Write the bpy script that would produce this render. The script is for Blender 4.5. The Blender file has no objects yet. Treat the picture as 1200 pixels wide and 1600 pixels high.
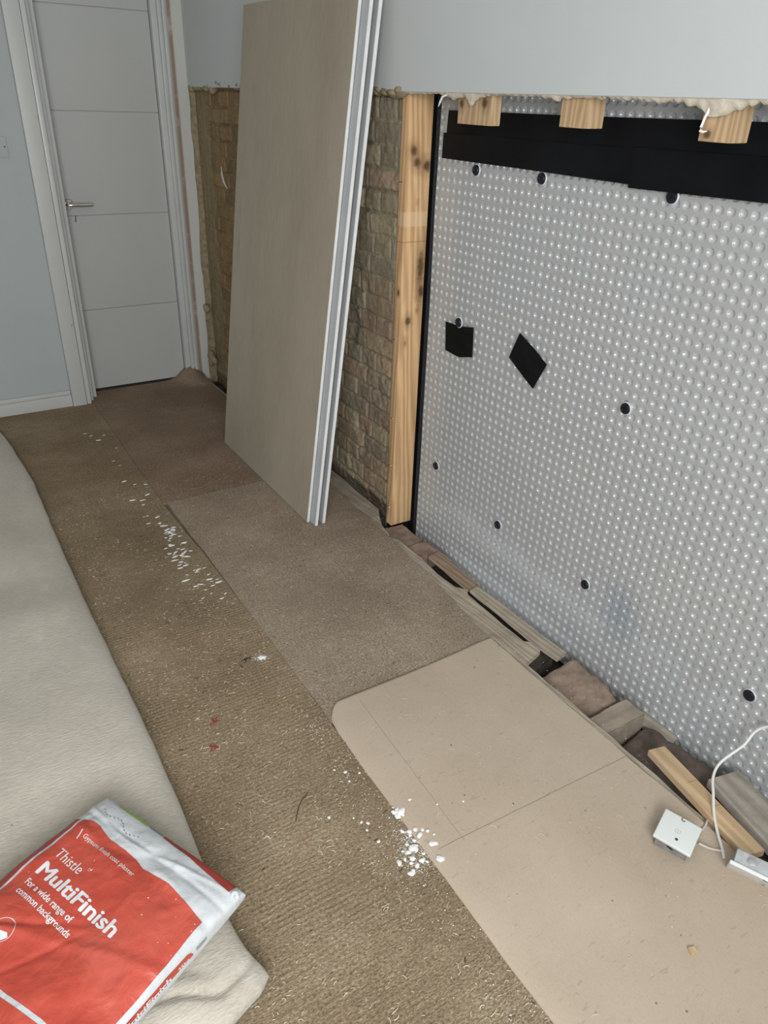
import bpy, bmesh, math, random
import numpy as np
from mathutils import Vector, Matrix, Euler

SC = bpy.context.scene
COL = SC.collection
R = math.radians
random.seed(7)
RNG = np.random.default_rng(11)

# ------------------------------------------------------------------ camera
cam_data = bpy.data.cameras.new('camera')
cam = bpy.data.objects.new('camera', cam_data)
COL.objects.link(cam)
right = Vector((0.84943718, -0.52671251, 0.03210015))
down = Vector((-0.231828, -0.4271356, -0.87396279))
fwd = Vector((0.47403825, 0.73493477, -0.48493156))
m = Matrix.Identity(4)
for i in range(3):
    m[i][0] = right[i]; m[i][1] = -down[i]; m[i][2] = -fwd[i]
m[0][3], m[1][3], m[2][3] = 0.0, 0.0, 1.5
cam.matrix_world = m
cam_data.sensor_fit = 'VERTICAL'
cam_data.sensor_height = 36.0
cam_data.lens = 36.0 * 1162.81 / 1600.0
cam_data.clip_start = 0.02
SC.camera = cam

# ------------------------------------------------------------------ light, world, exposure
SC.view_settings.view_transform = 'Standard'
SC.view_settings.look = 'None'
SC.view_settings.gamma = 1.0
SC.view_settings.use_curve_mapping = False
SC.view_settings.exposure = 0.0
SC.cycles.use_denoising = True
SC.cycles.max_bounces = 8
SC.cycles.diffuse_bounces = 5
SC.cycles.caustics_reflective = False
SC.cycles.caustics_refractive = False
SC.cycles.sample_clamp_indirect = 6.0

world = bpy.data.worlds.new('sky_world')
SC.world = world
world.use_nodes = True
bg = world.node_tree.nodes['Background']
bg.inputs[0].default_value = (0.92, 0.96, 1.0, 1)
bg.inputs[1].default_value = 1.0

WIN_X0, WIN_X1, WIN_Z0, WIN_Z1, BACK_Y = -1.6, 0.5, 0.95, 2.25, -1.0
def area(name, loc, rot, sx, sy, power, colour):
    d = bpy.data.lights.new(name, 'AREA')
    d.shape = 'RECTANGLE'; d.size = sx; d.size_y = sy; d.energy = power; d.color = colour
    o = bpy.data.objects.new(name, d); COL.objects.link(o)
    o.location = loc; o.rotation_euler = rot
    return o
# overcast daylight coming in through the window behind the camera
area('window_daylight', ((WIN_X0 + WIN_X1) / 2, BACK_Y + 0.02, (WIN_Z0 + WIN_Z1) / 2), (R(90), 0, 0),
     WIN_X1 - WIN_X0 - 0.1, WIN_Z1 - WIN_Z0 - 0.1, 117, (0.965, 0.985, 1.0))

# ------------------------------------------------------------------ shader helpers
class Mat:
    def __init__(s, name, rough=0.6, spec=0.5):
        s.m = bpy.data.materials.new(name)
        s.m.use_nodes = True
        s.t = s.m.node_tree
        s.b = s.t.nodes['Principled BSDF']
        s.b.inputs['Roughness'].default_value = rough
        s.b.inputs['Specular IOR Level'].default_value = spec
        s._co = None
    def n(s, typ, **kw):
        nd = s.t.nodes.new(typ)
        for k, v in kw.items(): setattr(nd, k, v)
        return nd
    def put(s, sock, v):
        if isinstance(v, bpy.types.NodeSocket): s.t.links.new(v, sock)
        elif isinstance(v, (tuple, list)) and len(v) == 3 and sock.type == 'RGBA': sock.default_value = (*v, 1)
        else: sock.default_value = v
    def co(s):
        if s._co is None: s._co = s.n('ShaderNodeTexCoord').outputs['Object']
        return s._co
    def mapping(s, scale=(1, 1, 1), loc=(0, 0, 0), rot=(0, 0, 0), vec=None):
        nd = s.n('ShaderNodeMapping')
        s.put(nd.inputs['Vector'], vec or s.co())
        nd.inputs['Scale'].default_value = scale; nd.inputs['Location'].default_value = loc
        nd.inputs['Rotation'].default_value = rot
        return nd.outputs[0]
    def noise(s, scale, detail=4, rough=0.55, vec=None, distort=0.0):
        nd = s.n('ShaderNodeTexNoise')
        s.put(nd.inputs['Vector'], vec or s.co())
        nd.inputs['Scale'].default_value = scale; nd.inputs['Detail'].default_value = detail
        nd.inputs['Roughness'].default_value = rough; nd.inputs['Distortion'].default_value = distort
        return nd.outputs['Fac']
    def vor(s, scale, vec=None, feature='F1', out='Distance', rnd=1.0):
        nd = s.n('ShaderNodeTexVoronoi'); nd.feature = feature
        s.put(nd.inputs['Vector'], vec or s.co()); nd.inputs['Scale'].default_value = scale
        nd.inputs['Randomness'].default_value = rnd
        return nd.outputs[out]
    def wave(s, scale, axis='X', distort=1.0, dscale=1.0, vec=None, detail=2):
        nd = s.n('ShaderNodeTexWave'); nd.bands_direction = axis
        s.put(nd.inputs['Vector'], vec or s.co()); nd.inputs['Scale'].default_value = scale
        nd.inputs['Distortion'].default_value = distort; nd.inputs['Detail'].default_value = detail
        nd.inputs['Detail Scale'].default_value = dscale
        return nd.outputs['Fac']
    def ramp(s, fac, stops):
        nd = s.n('ShaderNodeValToRGB')
        e = nd.color_ramp.elements
        while len(e) < len(stops): e.new(0.5)
        for el, (p, c) in zip(e, stops):
            el.position = p; el.color = (*c, 1) if len(c) == 3 else c
        s.put(nd.inputs[0], fac)
        return nd.outputs[0]
    def step(s, fac, a, b):
        nd = s.n('ShaderNodeMapRange'); nd.clamp = True
        s.put(nd.inputs[0], fac)
        nd.inputs[1].default_value = a; nd.inputs[2].default_value = b
        return nd.outputs[0]
    def math(s, op, a, b=0.0):
        nd = s.n('ShaderNodeMath'); nd.operation = op
        s.put(nd.inputs[0], a); s.put(nd.inputs[1], b)
        return nd.outputs[0]
    def mix(s, fac, a, b, mode='MIX'):
        nd = s.n('ShaderNodeMix'); nd.data_type = 'RGBA'; nd.blend_type = mode
        s.put(nd.inputs[0], fac); s.put(nd.inputs[6], a); s.put(nd.inputs[7], b)
        return nd.outputs[2]
    def xyz(s):
        nd = s.n('ShaderNodeSeparateXYZ'); s.put(nd.inputs[0], s.co())
        return nd.outputs
    def col(s, v): s.put(s.b.inputs['Base Color'], v); return s
    def bump(s, h, strength=0.3, dist=0.01):
        nd = s.n('ShaderNodeBump')
        nd.inputs['Strength'].default_value = strength; nd.inputs['Distance'].default_value = dist
        s.put(nd.inputs['Height'], h)
        old = s.b.inputs['Normal']
        if old.is_linked: s.t.links.new(old.links[0].from_socket, nd.inputs['Normal'])
        s.t.links.new(nd.outputs[0], old)
        return s

def plain(name, c, rough=0.5, metal=0.0, spec=0.5, var=0.06, scale=14, bump=0.0):
    a = Mat(name, rough, spec)
    lo = tuple(x * (1 - var) for x in c); hi = tuple(min(1, x * (1 + var)) for x in c)
    f = a.noise(scale, 5)
    a.col(a.ramp(f, [(0.3, lo), (0.7, hi)]))
    a.b.inputs['Metallic'].default_value = metal
    if bump: a.bump(a.noise(scale * 12, 3), bump, 0.002)
    return a.m

M = {}
def wall_paint(name, c):
    a = Mat(name, 0.62, 0.35)
    f = a.noise(3.0, 6)
    base = a.ramp(f, [(0.3, tuple(x * .95 for x in c)), (0.7, c)])
    spots = a.step(a.vor(7.0), 0.035, 0.02)
    keep = a.math('MULTIPLY', spots, a.step(a.noise(2.3, 1), 0.56, 0.6))
    a.col(a.mix(a.math('MULTIPLY', keep, 0.55), base, (0.16, 0.15, 0.14)))
    a.bump(a.noise(55, 4), 0.12, 0.002)
    return a.m
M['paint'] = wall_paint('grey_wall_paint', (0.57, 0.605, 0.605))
M['dimmed_paint'] = wall_paint('dimmed_wall_paint', (0.40, 0.43, 0.435))  # wall paint darkened to stand in for weaker light at the far end
M['low_bounce_paint'] = wall_paint('low_bounce_wall_paint', (0.30, 0.29, 0.27))  # colour for the unseen walls, darkened to cut their bounced light
M['ceiling'] = plain('ceiling_paint', (0.60, 0.59, 0.57), 0.8)
M['gloss'] = plain('white_gloss_paint', (0.52, 0.535, 0.52), 0.32, var=0.03, scale=5)
M['dooor'] = plain('white_door_paint', (0.44, 0.452, 0.437), 0.36, var=0.02, scale=3)
M['worn'] = None
a = Mat('worn_frame_paint', 0.45)
chips = a.step(a.noise(38, 6, 0.7, vec=a.mapping((1, 1, 0.35))), 0.66, 0.69)
a.col(a.mix(chips, (0.49, 0.505, 0.49), (0.20, 0.17, 0.14))); a.bump(a.noise(20, 4), 0.1, 0.003); M['worn'] = a.m
a = Mat('bare_plaster_strip', 0.85, 0.2)
f = a.noise(9, 6, 0.65, vec=a.mapping((1, 1, 0.25)))
x = a.xyz()[0]
band = a.math('MULTIPLY', a.step(x, 1.374, 1.382), a.step(x, 1.402, 1.394))
base = a.ramp(f, [(0.3, (0.55, 0.54, 0.50)), (0.62, (0.54, 0.545, 0.525))])
a.col(a.mix(a.math('MULTIPLY', band, a.step(a.noise(14, 4), 0.15, 0.45)), base, (0.30, 0.225, 0.18)))
a.bump(f, 0.35, 0.008); M['bare'] = a.m
M['plaster_edge'] = plain('torn_plaster', (0.62, 0.56, 0.46), 0.9, var=0.2, scale=40, bump=0.6)
M['mortar'] = plain('old_mortar', (0.30, 0.25, 0.16), 0.95, var=0.3, scale=40, bump=0.8)
M['white_plaster'] = plain('white_plaster', (0.86, 0.86, 0.84), 0.85, var=0.05, scale=60, bump=0.3)
M['dark'] = plain('dark_void', (0.02, 0.018, 0.016), 0.9)
M['chrome'] = plain('polished_chrome', (0.75, 0.74, 0.72), 0.12, metal=1.0, var=0.02)
M['galv'] = None
a = Mat('galvanised_steel', 0.5, 0.5); a.b.inputs['Metallic'].default_value = 0.6
a.col(a.ramp(a.vor(55, out='Color', feature='F1'), [(0.0, (0.28, 0.29, 0.29)), (1.0, (0.46, 0.47, 0.47))])); M['galv'] = a.m
M['plastic'] = plain('white_plastic', (0.74, 0.77, 0.75), 0.28, var=0.015)
M['cable'] = plain('white_cable_sheath', (0.80, 0.80, 0.78), 0.4, var=0.03)
M['wire'] = plain('grey_pink_wire', (0.62, 0.55, 0.50), 0.5, var=0.06)
M['black_tape'] = None
a = Mat('black_butyl_tape', 0.5, 0.12)
a.col(a.ramp(a.noise(3.5, 4), [(0.3, (0.004, 0.0045, 0.005)), (0.75, (0.010, 0.011, 0.013))]))
a.bump(a.noise(20, 4, vec=a.mapping((1, .4, 1))), 0.12, 0.004); M['black_tape'] = a.m
M['black_cloth'] = plain('black_cloth_tape', (0.008, 0.009, 0.009), 0.85, spec=0.1, var=0.25, scale=30, bump=0.4)
M['dpc'] = plain('black_damp_proof_plastic', (0.013, 0.014, 0.017), 0.45, var=0.3, scale=18, bump=0.2)
M['plug'] = plain('black_rubber_plug', (0.008, 0.009, 0.016), 0.38, var=0.1)
M['plug_rim_glint'] = plain('painted_rim_highlight', (0.62, 0.66, 0.70), 0.3, var=0.05)

a = Mat('translucent_grey_membrane', 0.15, 0.7)
a.b.inputs['Subsurface Weight'].default_value = 0.85
a.b.inputs['Subsurface Radius'].default_value = (1, 1, 1)
a.b.inputs['Subsurface Scale'].default_value = 0.011
f = a.noise(2.2, 4, 0.6)
c1 = a.ramp(f, [(0.25, (0.66, 0.725, 0.765)), (0.5, (0.72, 0.77, 0.78)), (0.75, (0.745, 0.78, 0.765))])
stain = a.n('ShaderNodeVectorMath'); stain.operation = 'DISTANCE'
a.put(stain.inputs[0], a.mapping((1, 1, .75))); stain.inputs[1].default_value = (1.59, 1.14, 0.175 * .75)
sm = a.step(a.math('ADD', stain.outputs['Value'], a.math('MULTIPLY', a.noise(14, 3), 0.05)), 0.125, 0.045)
a.col(a.mix(a.math('MULTIPLY', sm, 0.55), c1, (0.25, 0.34, 0.47)))
M['membrane'] = a.m

def wood(name, c_lo, c_hi, axis='Z', grain=26, knots=(), rough=0.55, dirt=0.0, patch=None):
    a = Mat(name, rough, 0.3)
    sc = {'Z': (1, 1, 0.07), 'Y': (1, 0.07, 1), 'X': (0.07, 1, 1)}[axis]
    v = a.mapping(sc)
    f1 = a.wave(grain, 'DIAGONAL', 9.0, 0.9, v, 4)
    f2 = a.noise(90, 4, 0.6, v)
    f = a.math('ADD', a.math('MULTIPLY', f1, 0.55), a.math('MULTIPLY', f2, 0.45))
    col = a.ramp(f, [(0.10, c_lo), (0.80, c_hi)])
    for (kx, ky, kz, r, el) in knots:
        d = a.n('ShaderNodeVectorMath'); d.operation = 'DISTANCE'
        a.put(d.inputs[0], a.mapping((0.8, 0.8, 1 / el))); d.inputs[1].default_value = (kx * .8, ky * .8, kz / el)
        dn = a.math('ADD', d.outputs['Value'], a.math('MULTIPLY', a.math('SUBTRACT', a.noise(60, 3), 0.5), r * 0.8))
        halo = a.math('MULTIPLY', a.step(dn, r * 2.4, r * 0.9), 0.45)
        col = a.mix(halo, col, tuple(x * .5 for x in c_lo))
        col = a.mix(a.math('MULTIPLY', a.step(dn, r * 1.1, r * 0.5), 0.85), col, (0.075, 0.035, 0.014))
    if patch:                      # a scraped paler band and a pencil line across the timber
        z_ = a.xyz()[2]
        pm = a.math('MULTIPLY', a.step(z_, patch[0] - .003, patch[0] + .003), a.step(z_, patch[1] + .003, patch[1] - .003))
        col = a.mix(a.math('MULTIPLY', pm, .38), col, (.78, .60, .40))
        ln = a.step(a.math('ABSOLUTE', a.math('SUBTRACT', z_, patch[2])), .0018, .0008)
        col = a.mix(a.math('MULTIPLY', ln, .6), col, (.15, .09, .05))
    if dirt:
        col = a.mix(a.math('MULTIPLY', a.step(a.noise(11, 5, .65), 0.42, 0.68), dirt), col, (0.10, 0.085, 0.07))
    a.col(col); a.bump(f, 0.15, 0.002)
    return a.m
M['stud'] = wood('stud_timber', (0.45, 0.27, 0.135), (0.73, 0.48, 0.26), 'Z', 24,
    [(1.505, 2.228, 1.355, .013, 1.5), (1.522, 2.228, 1.32, .013, 1.5), (1.560, 2.228, 1.31, .014, 1.5), (1.556, 2.228, 0.985, .013, 5.0),
     (1.563, 2.228, 0.90, .011, 2.4), (1.513, 2.228, 0.80, .011, 1.6), (1.551, 2.228, 0.835, .005, 2), (1.478, 2.25, 0.90, .006, 2), (1.505, 2.228, 0.72, .005, 3), (1.53, 2.228, 1.2, .004, 2)], patch=(1.122, 1.169, 1.072))
M['stud_short'] = wood('cut_stud_timber', (0.40, 0.265, 0.145), (0.60, 0.43, 0.26), 'Z', 30,
    [(1.478, 1.955, 1.495, .009, 1.5), (1.478, 1.85, 1.50, .011, 1.4), (1.478, 1.11, 1.458, .008, 1.2)])
M['offcut'] = wood('planed_pine', (0.50, 0.34, 0.19), (0.66, 0.49, 0.31), 'Y', 22)
M['old_plank'] = wood('old_grey_plank', (0.30, 0.26, 0.215), (0.45, 0.40, 0.345), 'Y', 18, rough=0.8, dirt=0.4)
M['floorboard'] = wood('worn_floorboard', (0.31, 0.26, 0.20), (0.49, 0.42, 0.335), 'Y', 34, rough=0.85, dirt=0.35)
M['ledge'] = wood('dusty_brown_timber', (0.23, 0.16, 0.11), (0.37, 0.275, 0.20), 'Y', 30, rough=0.85, dirt=0.25)
M['joist'] = wood('old_joist_timber', (0.27, 0.225, 0.175), (0.37, 0.315, 0.25), 'X', 9, rough=0.85, dirt=0.4)
def rubble(name, lo, hi, sc=18):
    a = Mat(name, 0.93, 0.15)
    f = a.noise(sc, 7, 0.65)
    a.col(a.ramp(f, [(0.28, lo), (0.72, hi)])); a.bump(a.noise(sc * 4, 5, .7), 0.6, 0.008)
    return a.m
M['red_brick'] = rubble('dusty_red_brick', (0.20, 0.135, 0.10), (0.40, 0.29, 0.235))
M['brown_brick'] = rubble('dusty_brown_brick', (0.18, 0.13, 0.10), (0.42, 0.32, 0.255))
M['dark_brick'] = rubble('sooty_brick', (0.045, 0.038, 0.033), (0.12, 0.10, 0.085))
M['sooty'] = rubble('brown_sooty_brick', (0.07, 0.055, 0.045), (0.19, 0.15, 0.125))
M['trench'] = rubble('void_dirt', (0.03, 0.025, 0.02), (0.10, 0.085, 0.07))
M['subfloor'] = rubble('dusty_subfloor', (0.15, 0.12, 0.09), (0.28, 0.23, 0.18))

def underlay(name, lo, mid, hi, ribs=True):
    a = Mat(name, 0.98, 0.05)
    v = a.mapping((0.45, 1, 1))
    f = a.noise(3.0, 3, .5)
    fine = a.noise(190, 4, 0.75, v)
    med = a.noise(42, 5, .7, v)
    mixf = a.math('ADD', a.math('ADD', a.math('MULTIPLY', f, 0.40), a.math('MULTIPLY', fine, 0.38)), a.math('MULTIPLY', med, 0.22))
    col = a.ramp(mixf, [(0.30, lo), (0.50, mid), (0.70, hi)])
    v2 = a.mapping((0.5, 1.3, 1))
    pale = a.math('MULTIPLY', a.step(a.vor(95, v2), 0.24, 0.10), a.step(a.noise(24, 4), 0.47, 0.56))
    col = a.mix(a.math('MULTIPLY', pale, 0.55), col, (0.50, 0.44, 0.35))
    dk = a.math('MULTIPLY', a.step(a.vor(48, v2), 0.16, 0.06), a.step(a.noise(17, 3), 0.55, 0.62))
    col = a.mix(a.math('MULTIPLY', dk, 0.75), col, (0.035, 0.028, 0.022))
    h = a.math('ADD', a.math('MULTIPLY', fine, 0.6), a.math('MULTIPLY', med, 0.6))
    if ribs:
        w = a.wave(1.0 / 0.0125 / 6.2832 * 2 * math.pi / 20 * 1.0, 'Y', 1.6, 2.0, a.mapping((0.35, 20 / 20, 1)), 2)
        nd = [n for n in a.t.nodes if n.bl_idname == 'ShaderNodeTexWave'][-1]
        nd.inputs['Scale'].default_value = (1 / 0.0128) * 2 * math.pi / 20
        nd.inputs['Distortion'].default_value = 3.2; nd.inputs['Detail Scale'].default_value = 1.1
        w = a.math('MULTIPLY', w, a.step(a.noise(3.5, 4, .6), .36, .66))
        col = a.mix(a.math('MULTIPLY', w, 0.15), col, tuple(x * .55 for x in lo))
        h = a.math('SUBTRACT', h, a.math('MULTIPLY', w, 0.24))
    gr = a.ramp(a.noise(330, 3, .8, v), [(.32, (.42, .40, .38)), (.5, (.98, .98, .98)), (.68, (1.70, 1.66, 1.58))])
    col = a.mix(1.0, col, gr, 'MULTIPLY')
    a.col(col); a.bump(h, 0.8, 0.006)
    return a.m
M['underlay_rib'] = underlay('ribbed_brown_underlay', (0.155, 0.113, 0.070), (0.27, 0.207, 0.136), (0.44, 0.36, 0.255))
M['underlay_dark'] = underlay('dark_brown_underlay', (0.16, 0.112, 0.078), (0.255, 0.188, 0.136), (0.38, 0.295, 0.22), False)
M['underlay_grey'] = underlay('grey_brown_underlay', (0.195, 0.152, 0.11), (0.31, 0.252, 0.19), (0.47, 0.395, 0.305), False)

a = Mat('tan_hardboard', 0.8, 0.2)
f = a.noise(2.5, 4); fine = a.noise(240, 4, .7, a.mapping((1, .6, 1)))
col = a.ramp(a.math('ADD', a.math('MULTIPLY', f, .6), a.math('MULTIPLY', fine, .4)), [(0.32, (0.425, 0.345, 0.262)), (0.68, (0.545, 0.455, 0.36))])
fib = a.math('MULTIPLY', a.step(a.noise(60, 3, .6, a.mapping((.6, 2.2, 1), rot=(0, 0, .6))), 0.63, 0.70), 0.28)
col = a.mix(fib, col, (0.22, 0.18, 0.14))
sp = a.math('MULTIPLY', a.step(a.vor(26), 0.075, 0.045), a.step(a.noise(6, 2), 0.50, 0.56))
col = a.mix(a.math('MULTIPLY', sp, 0.85), col, (0.05, 0.04, 0.03))
xs = a.xyz()
def linemask(coord, other, p0, slope, o0, o1, wd):
    c = a.math('SUBTRACT', coord, a.math('ADD', a.math('MULTIPLY', other, slope), p0))
    c = a.math('ABSOLUTE', a.math('ADD', c, a.math('MULTIPLY', a.math('SUBTRACT', a.noise(16, 2), .5), 0.004)))
    msk = a.step(c, wd, wd * .35)
    return a.math('MULTIPLY', msk, a.math('MULTIPLY', a.step(other, o0, o0 + .004), a.step(other, o1, o1 - .004)))
l1 = linemask(xs[0], xs[1], 0.763, 0.040, 0.84, 1.36, 0.0018)
l2 = linemask(xs[1], xs[0], 0.886, -0.0432, 0.73, 1.33, 0.0016)
lm = a.math('MULTIPLY', a.math('MAXIMUM', a.math('MULTIPLY', l1, .6), l2), 0.42)
col = a.mix(lm, col, (0.13, 0.10, 0.075))
a.col(col); a.bump(fine, 0.25, 0.002); a.bump(a.math('MULTIPLY', lm, -1.0), 0.5, 0.003); M['hardboard'] = a.m

a = Mat('beige_felt_carpet_backing', 0.97, 0.08)
a.b.inputs['Sheen Weight'].default_value = 0.25
f = a.noise(2.0, 4); fine = a.noise(150, 4, .7, a.mapping((.35, 1.4, 1), rot=(0, 0, -.5)))
col = a.ramp(a.math('ADD', a.math('MULTIPLY', f, .55), a.math('MULTIPLY', fine, .45)), [(0.34, (0.38, 0.345, 0.288)), (0.64, (0.60, 0.553, 0.475))])
sp = a.math('MULTIPLY', a.step(a.vor(14), 0.05, 0.03), a.step(a.noise(5, 2), .52, .56))
col = a.mix(a.math('MULTIPLY', sp, .7), col, (0.06, 0.05, 0.045))
scf = a.math('MULTIPLY', a.step(a.noise(9, 5, .65, a.mapping((1, .35, 1), rot=(0, 0, .35))), .62, .74), .4)
col = a.mix(scf, col, (.70, .67, .61))
a.col(col); a.bump(fine, 0.75, 0.004); M['felt'] = a.m

a = Mat('brown_plasterboard_paper', 0.75, 0.25)
f = a.noise(1.6, 5, .6, a.mapping((1, 1, .35))); g = a.noise(130, 3, .6, a.mapping((1, 1, .06)))
col = a.ramp(a.math('ADD', a.math('MULTIPLY', f, .75), a.math('MULTIPLY', g, .25)), [(0.3, (0.29, 0.255, 0.195)), (0.5, (0.375, 0.335, 0.265)), (0.72, (0.445, 0.405, 0.335))])
st = a.math('MULTIPLY', a.step(a.noise(7, 4, .6, a.mapping((1, 1.2, .22))), .66, .76), .35)
col = a.mix(st, col, (0.16, 0.14, 0.10))
sc_ = a.math('MULTIPLY', a.step(a.noise(6, 3, .6, a.mapping((1, 1.6, .3), loc=(3, 1, 2))), .70, .78), .35)
col = a.mix(sc_, col, (0.52, 0.49, 0.43))
a.col(col); a.bump(g, 0.06, 0.001); M['board_paper'] = a.m
M['board_edge'] = plain('white_plasterboard_edge', (0.74, 0.745, 0.735), 0.7, var=0.06, scale=25)
M['board_face'] = plain('grey_plasterboard_face', (0.47, 0.49, 0.51), 0.7, var=0.05, scale=10)
a = Mat('old_stock_brick', 0.95, 0.12)
vc = a.n('ShaderNodeVertexColor'); vc.layer_name = 'brick_colour'
f = a.noise(60, 5, .7); f2 = a.noise(11, 4, .6, a.mapping((1, 2.0, .6)))
col = a.mix(a.step(f, .3, .75), vc.outputs[0], (0.09, 0.075, 0.055))
col = a.mix(1.0, vc.outputs[0], a.ramp(f, [(.25, (.62, .60, .58)), (.75, (1.2, 1.2, 1.18))]), 'MULTIPLY')
col = a.mix(a.math('MULTIPLY', a.step(f2, .48, .70), .5), col, (0.22, 0.195, 0.14))
a.col(col); a.bump(a.noise(120, 5, .75), 0.7, 0.005); M['brick'] = a.m
a = Mat('sack_paper_white', 0.42, 0.45)
a.col(a.ramp(a.noise(9, 5), [(.3, (0.47, 0.50, 0.52)), (.7, (0.60, 0.625, 0.64))])); a.bump(a.noise(16, 4, .6, distort=1.2), .45, .008); M['sack'] = a.m
a = Mat('sack_red_ink', 0.40, 0.45)
f = a.noise(7, 6, .65)
col = a.ramp(f, [(.3, (0.42, 0.054, 0.034)), (.7, (0.54, 0.092, 0.06))])
du = a.math('MULTIPLY', a.step(a.noise(5, 5, .6), .55, .75), .35)
col = a.mix(du, col, (0.55, 0.17, 0.13))
col = a.mix(a.math('MULTIPLY', a.step(a.vor(60), .10, .05), a.step(a.noise(9, 2), .56, .6)), col, (.85, .6, .55))
a.col(col); a.bump(a.noise(16, 4, .6, distort=1.2), .45, .008); M['red'] = a.m
M['dark_red'] = plain('sack_dark_red_ink', (0.33, 0.045, 0.035), 0.45, var=0.12, scale=20)
M['ink_white'] = plain('white_ink', (0.70, 0.71, 0.72), 0.45, var=0.03)
M['ink_grey'] = plain('grey_ink', (0.25, 0.26, 0.28), 0.5, var=0.1)
M['ink_green'] = plain('lime_ink', (0.27, 0.50, 0.03), 0.45, var=0.08)
M['ink_black'] = plain('black_ink', (0.05, 0.05, 0.055), 0.5)
M['fibre'] = plain('pale_underlay_fibre', (0.68, 0.62, 0.51), 0.9, var=0.25, scale=9)
M['dark_fibre'] = plain('dark_fluff', (0.035, 0.03, 0.03), 0.95, var=0.3)
M['red_fluff'] = plain('red_fluff', (0.30, 0.03, 0.03), 0.95, var=0.3)
M['steel'] = plain('bright_steel', (0.7, 0.7, 0.68), 0.3, metal=1.0)
M['glass'] = None
a = Mat('window_glass', 0.02); a.b.inputs['Transmission Weight'].default_value = 1.0; a.b.inputs['Base Color'].default_value = (1, 1, 1, 1); M['glass'] = a.m

# ------------------------------------------------------------------ geometry helpers
class Geo:
    """collects boxes, tubes and grids in world coordinates"""
    def __init__(s): s.v = []; s.f = []
    def add(s, v, f):
        n = len(s.v); s.v += [tuple(p) for p in v]; s.f += [tuple(i + n for i in q) for q in f]; return s
    def box(s, x0, x1, y0, y1, z0, z1, bev=0.0, seg=2, mat=None):
        bm = bmesh.new(); bmesh.ops.create_cube(bm, size=1)
        bmesh.ops.scale(bm, vec=(x1 - x0, y1 - y0, z1 - z0), verts=bm.verts)
        if bev: bmesh.ops.bevel(bm, geom=bm.edges[:] , offset=bev, segments=seg, affect='EDGES', profile=.6)
        bmesh.ops.translate(bm, vec=((x0 + x1) / 2, (y0 + y1) / 2, (z0 + z1) / 2), verts=bm.verts)
        if mat: bmesh.ops.transform(bm, matrix=mat, verts=bm.verts)
        bm.verts.index_update()
        s.add([v.co[:] for v in bm.verts], [[v.index for v in f.verts] for f in bm.faces]); bm.free(); return s
    def tube(s, pts, r, n=10, cap=True):
        pts = [Vector(p) for p in pts]; rings = []
        up = Vector((0, 0, 1))
        for i, p in enumerate(pts):
            d = (pts[min(i + 1, len(pts) - 1)] - pts[max(i - 1, 0)]).normalized()
            a_ = d.cross(up)
            if a_.length < 1e-3: a_ = d.cross(Vector((1, 0, 0)))
            a_.normalize(); b_ = d.cross(a_)
            rr = r[i] if isinstance(r, (list, tuple)) else r
            rings.append([p + (a_ * math.cos(2 * math.pi * k / n) + b_ * math.sin(2 * math.pi * k / n)) * rr for k in range(n)])
        v = [q for ring in rings for q in ring]; f = []
        for i in range(len(pts) - 1):
            for k in range(n):
                f.append((i * n + k, i * n + (k + 1) % n, (i + 1) * n + (k + 1) % n, (i + 1) * n + k))
        if cap: f += [tuple(range(n))[::-1], tuple(range((len(pts) - 1) * n, len(pts) * n))]
        return s.add(v, f)
    def lathe(s, prof, n=24, mat=None):
        v = []; f = []
        for (r, z) in prof:
            for k in range(n):
                p = Vector((r * math.cos(2 * math.pi * k / n), r * math.sin(2 * math.pi * k / n), z))
                v.append(mat @ p if mat else p)
        for i in range(len(prof) - 1):
            for k in range(n): f.append((i * n + k, i * n + (k + 1) % n, (i + 1) * n + (k + 1) % n, (i + 1) * n + k))
        f += [tuple(range(n))[::-1], tuple(range((len(prof) - 1) * n, len(prof) * n))]
        return s.add(v, f)
    def prism(s, poly, z0, z1, bev=0.0, jit=0.0, mat=None):
        bm = bmesh.new()
        lo = [bm.verts.new((p[0], p[1], z0)) for p in poly]
        fc = bm.faces.new(lo)
        r_ = bmesh.ops.extrude_face_region(bm, geom=[fc])
        vs = [e for e in r_['geom'] if isinstance(e, bmesh.types.BMVert)]
        bmesh.ops.translate(bm, vec=(0, 0, z1 - z0), verts=vs)
        bmesh.ops.recalc_face_normals(bm, faces=bm.faces)
        if bev: bmesh.ops.bevel(bm, geom=bm.edges[:], offset=bev, segments=2, affect='EDGES')
        if jit:
            bmesh.ops.subdivide_edges(bm, edges=bm.edges[:], cuts=3, use_grid_fill=True)
            for v in bm.verts: v.co += Vector((random.uniform(-jit, jit), random.uniform(-jit, jit), random.uniform(-jit, jit)))
        if mat: bmesh.ops.transform(bm, matrix=mat, verts=bm.verts)
        bm.verts.index_update()
        s.add([v.co[:] for v in bm.verts], [[v.index for v in f.verts] for f in bm.faces]); bm.free(); return s
    def make(s, name, mat, parent=None, loc=None, smooth=False, angle=40, mats=None, fmat=None):
        return mk(name, s.v, s.f, mat, parent, loc, smooth, angle, mats, fmat)

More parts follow.
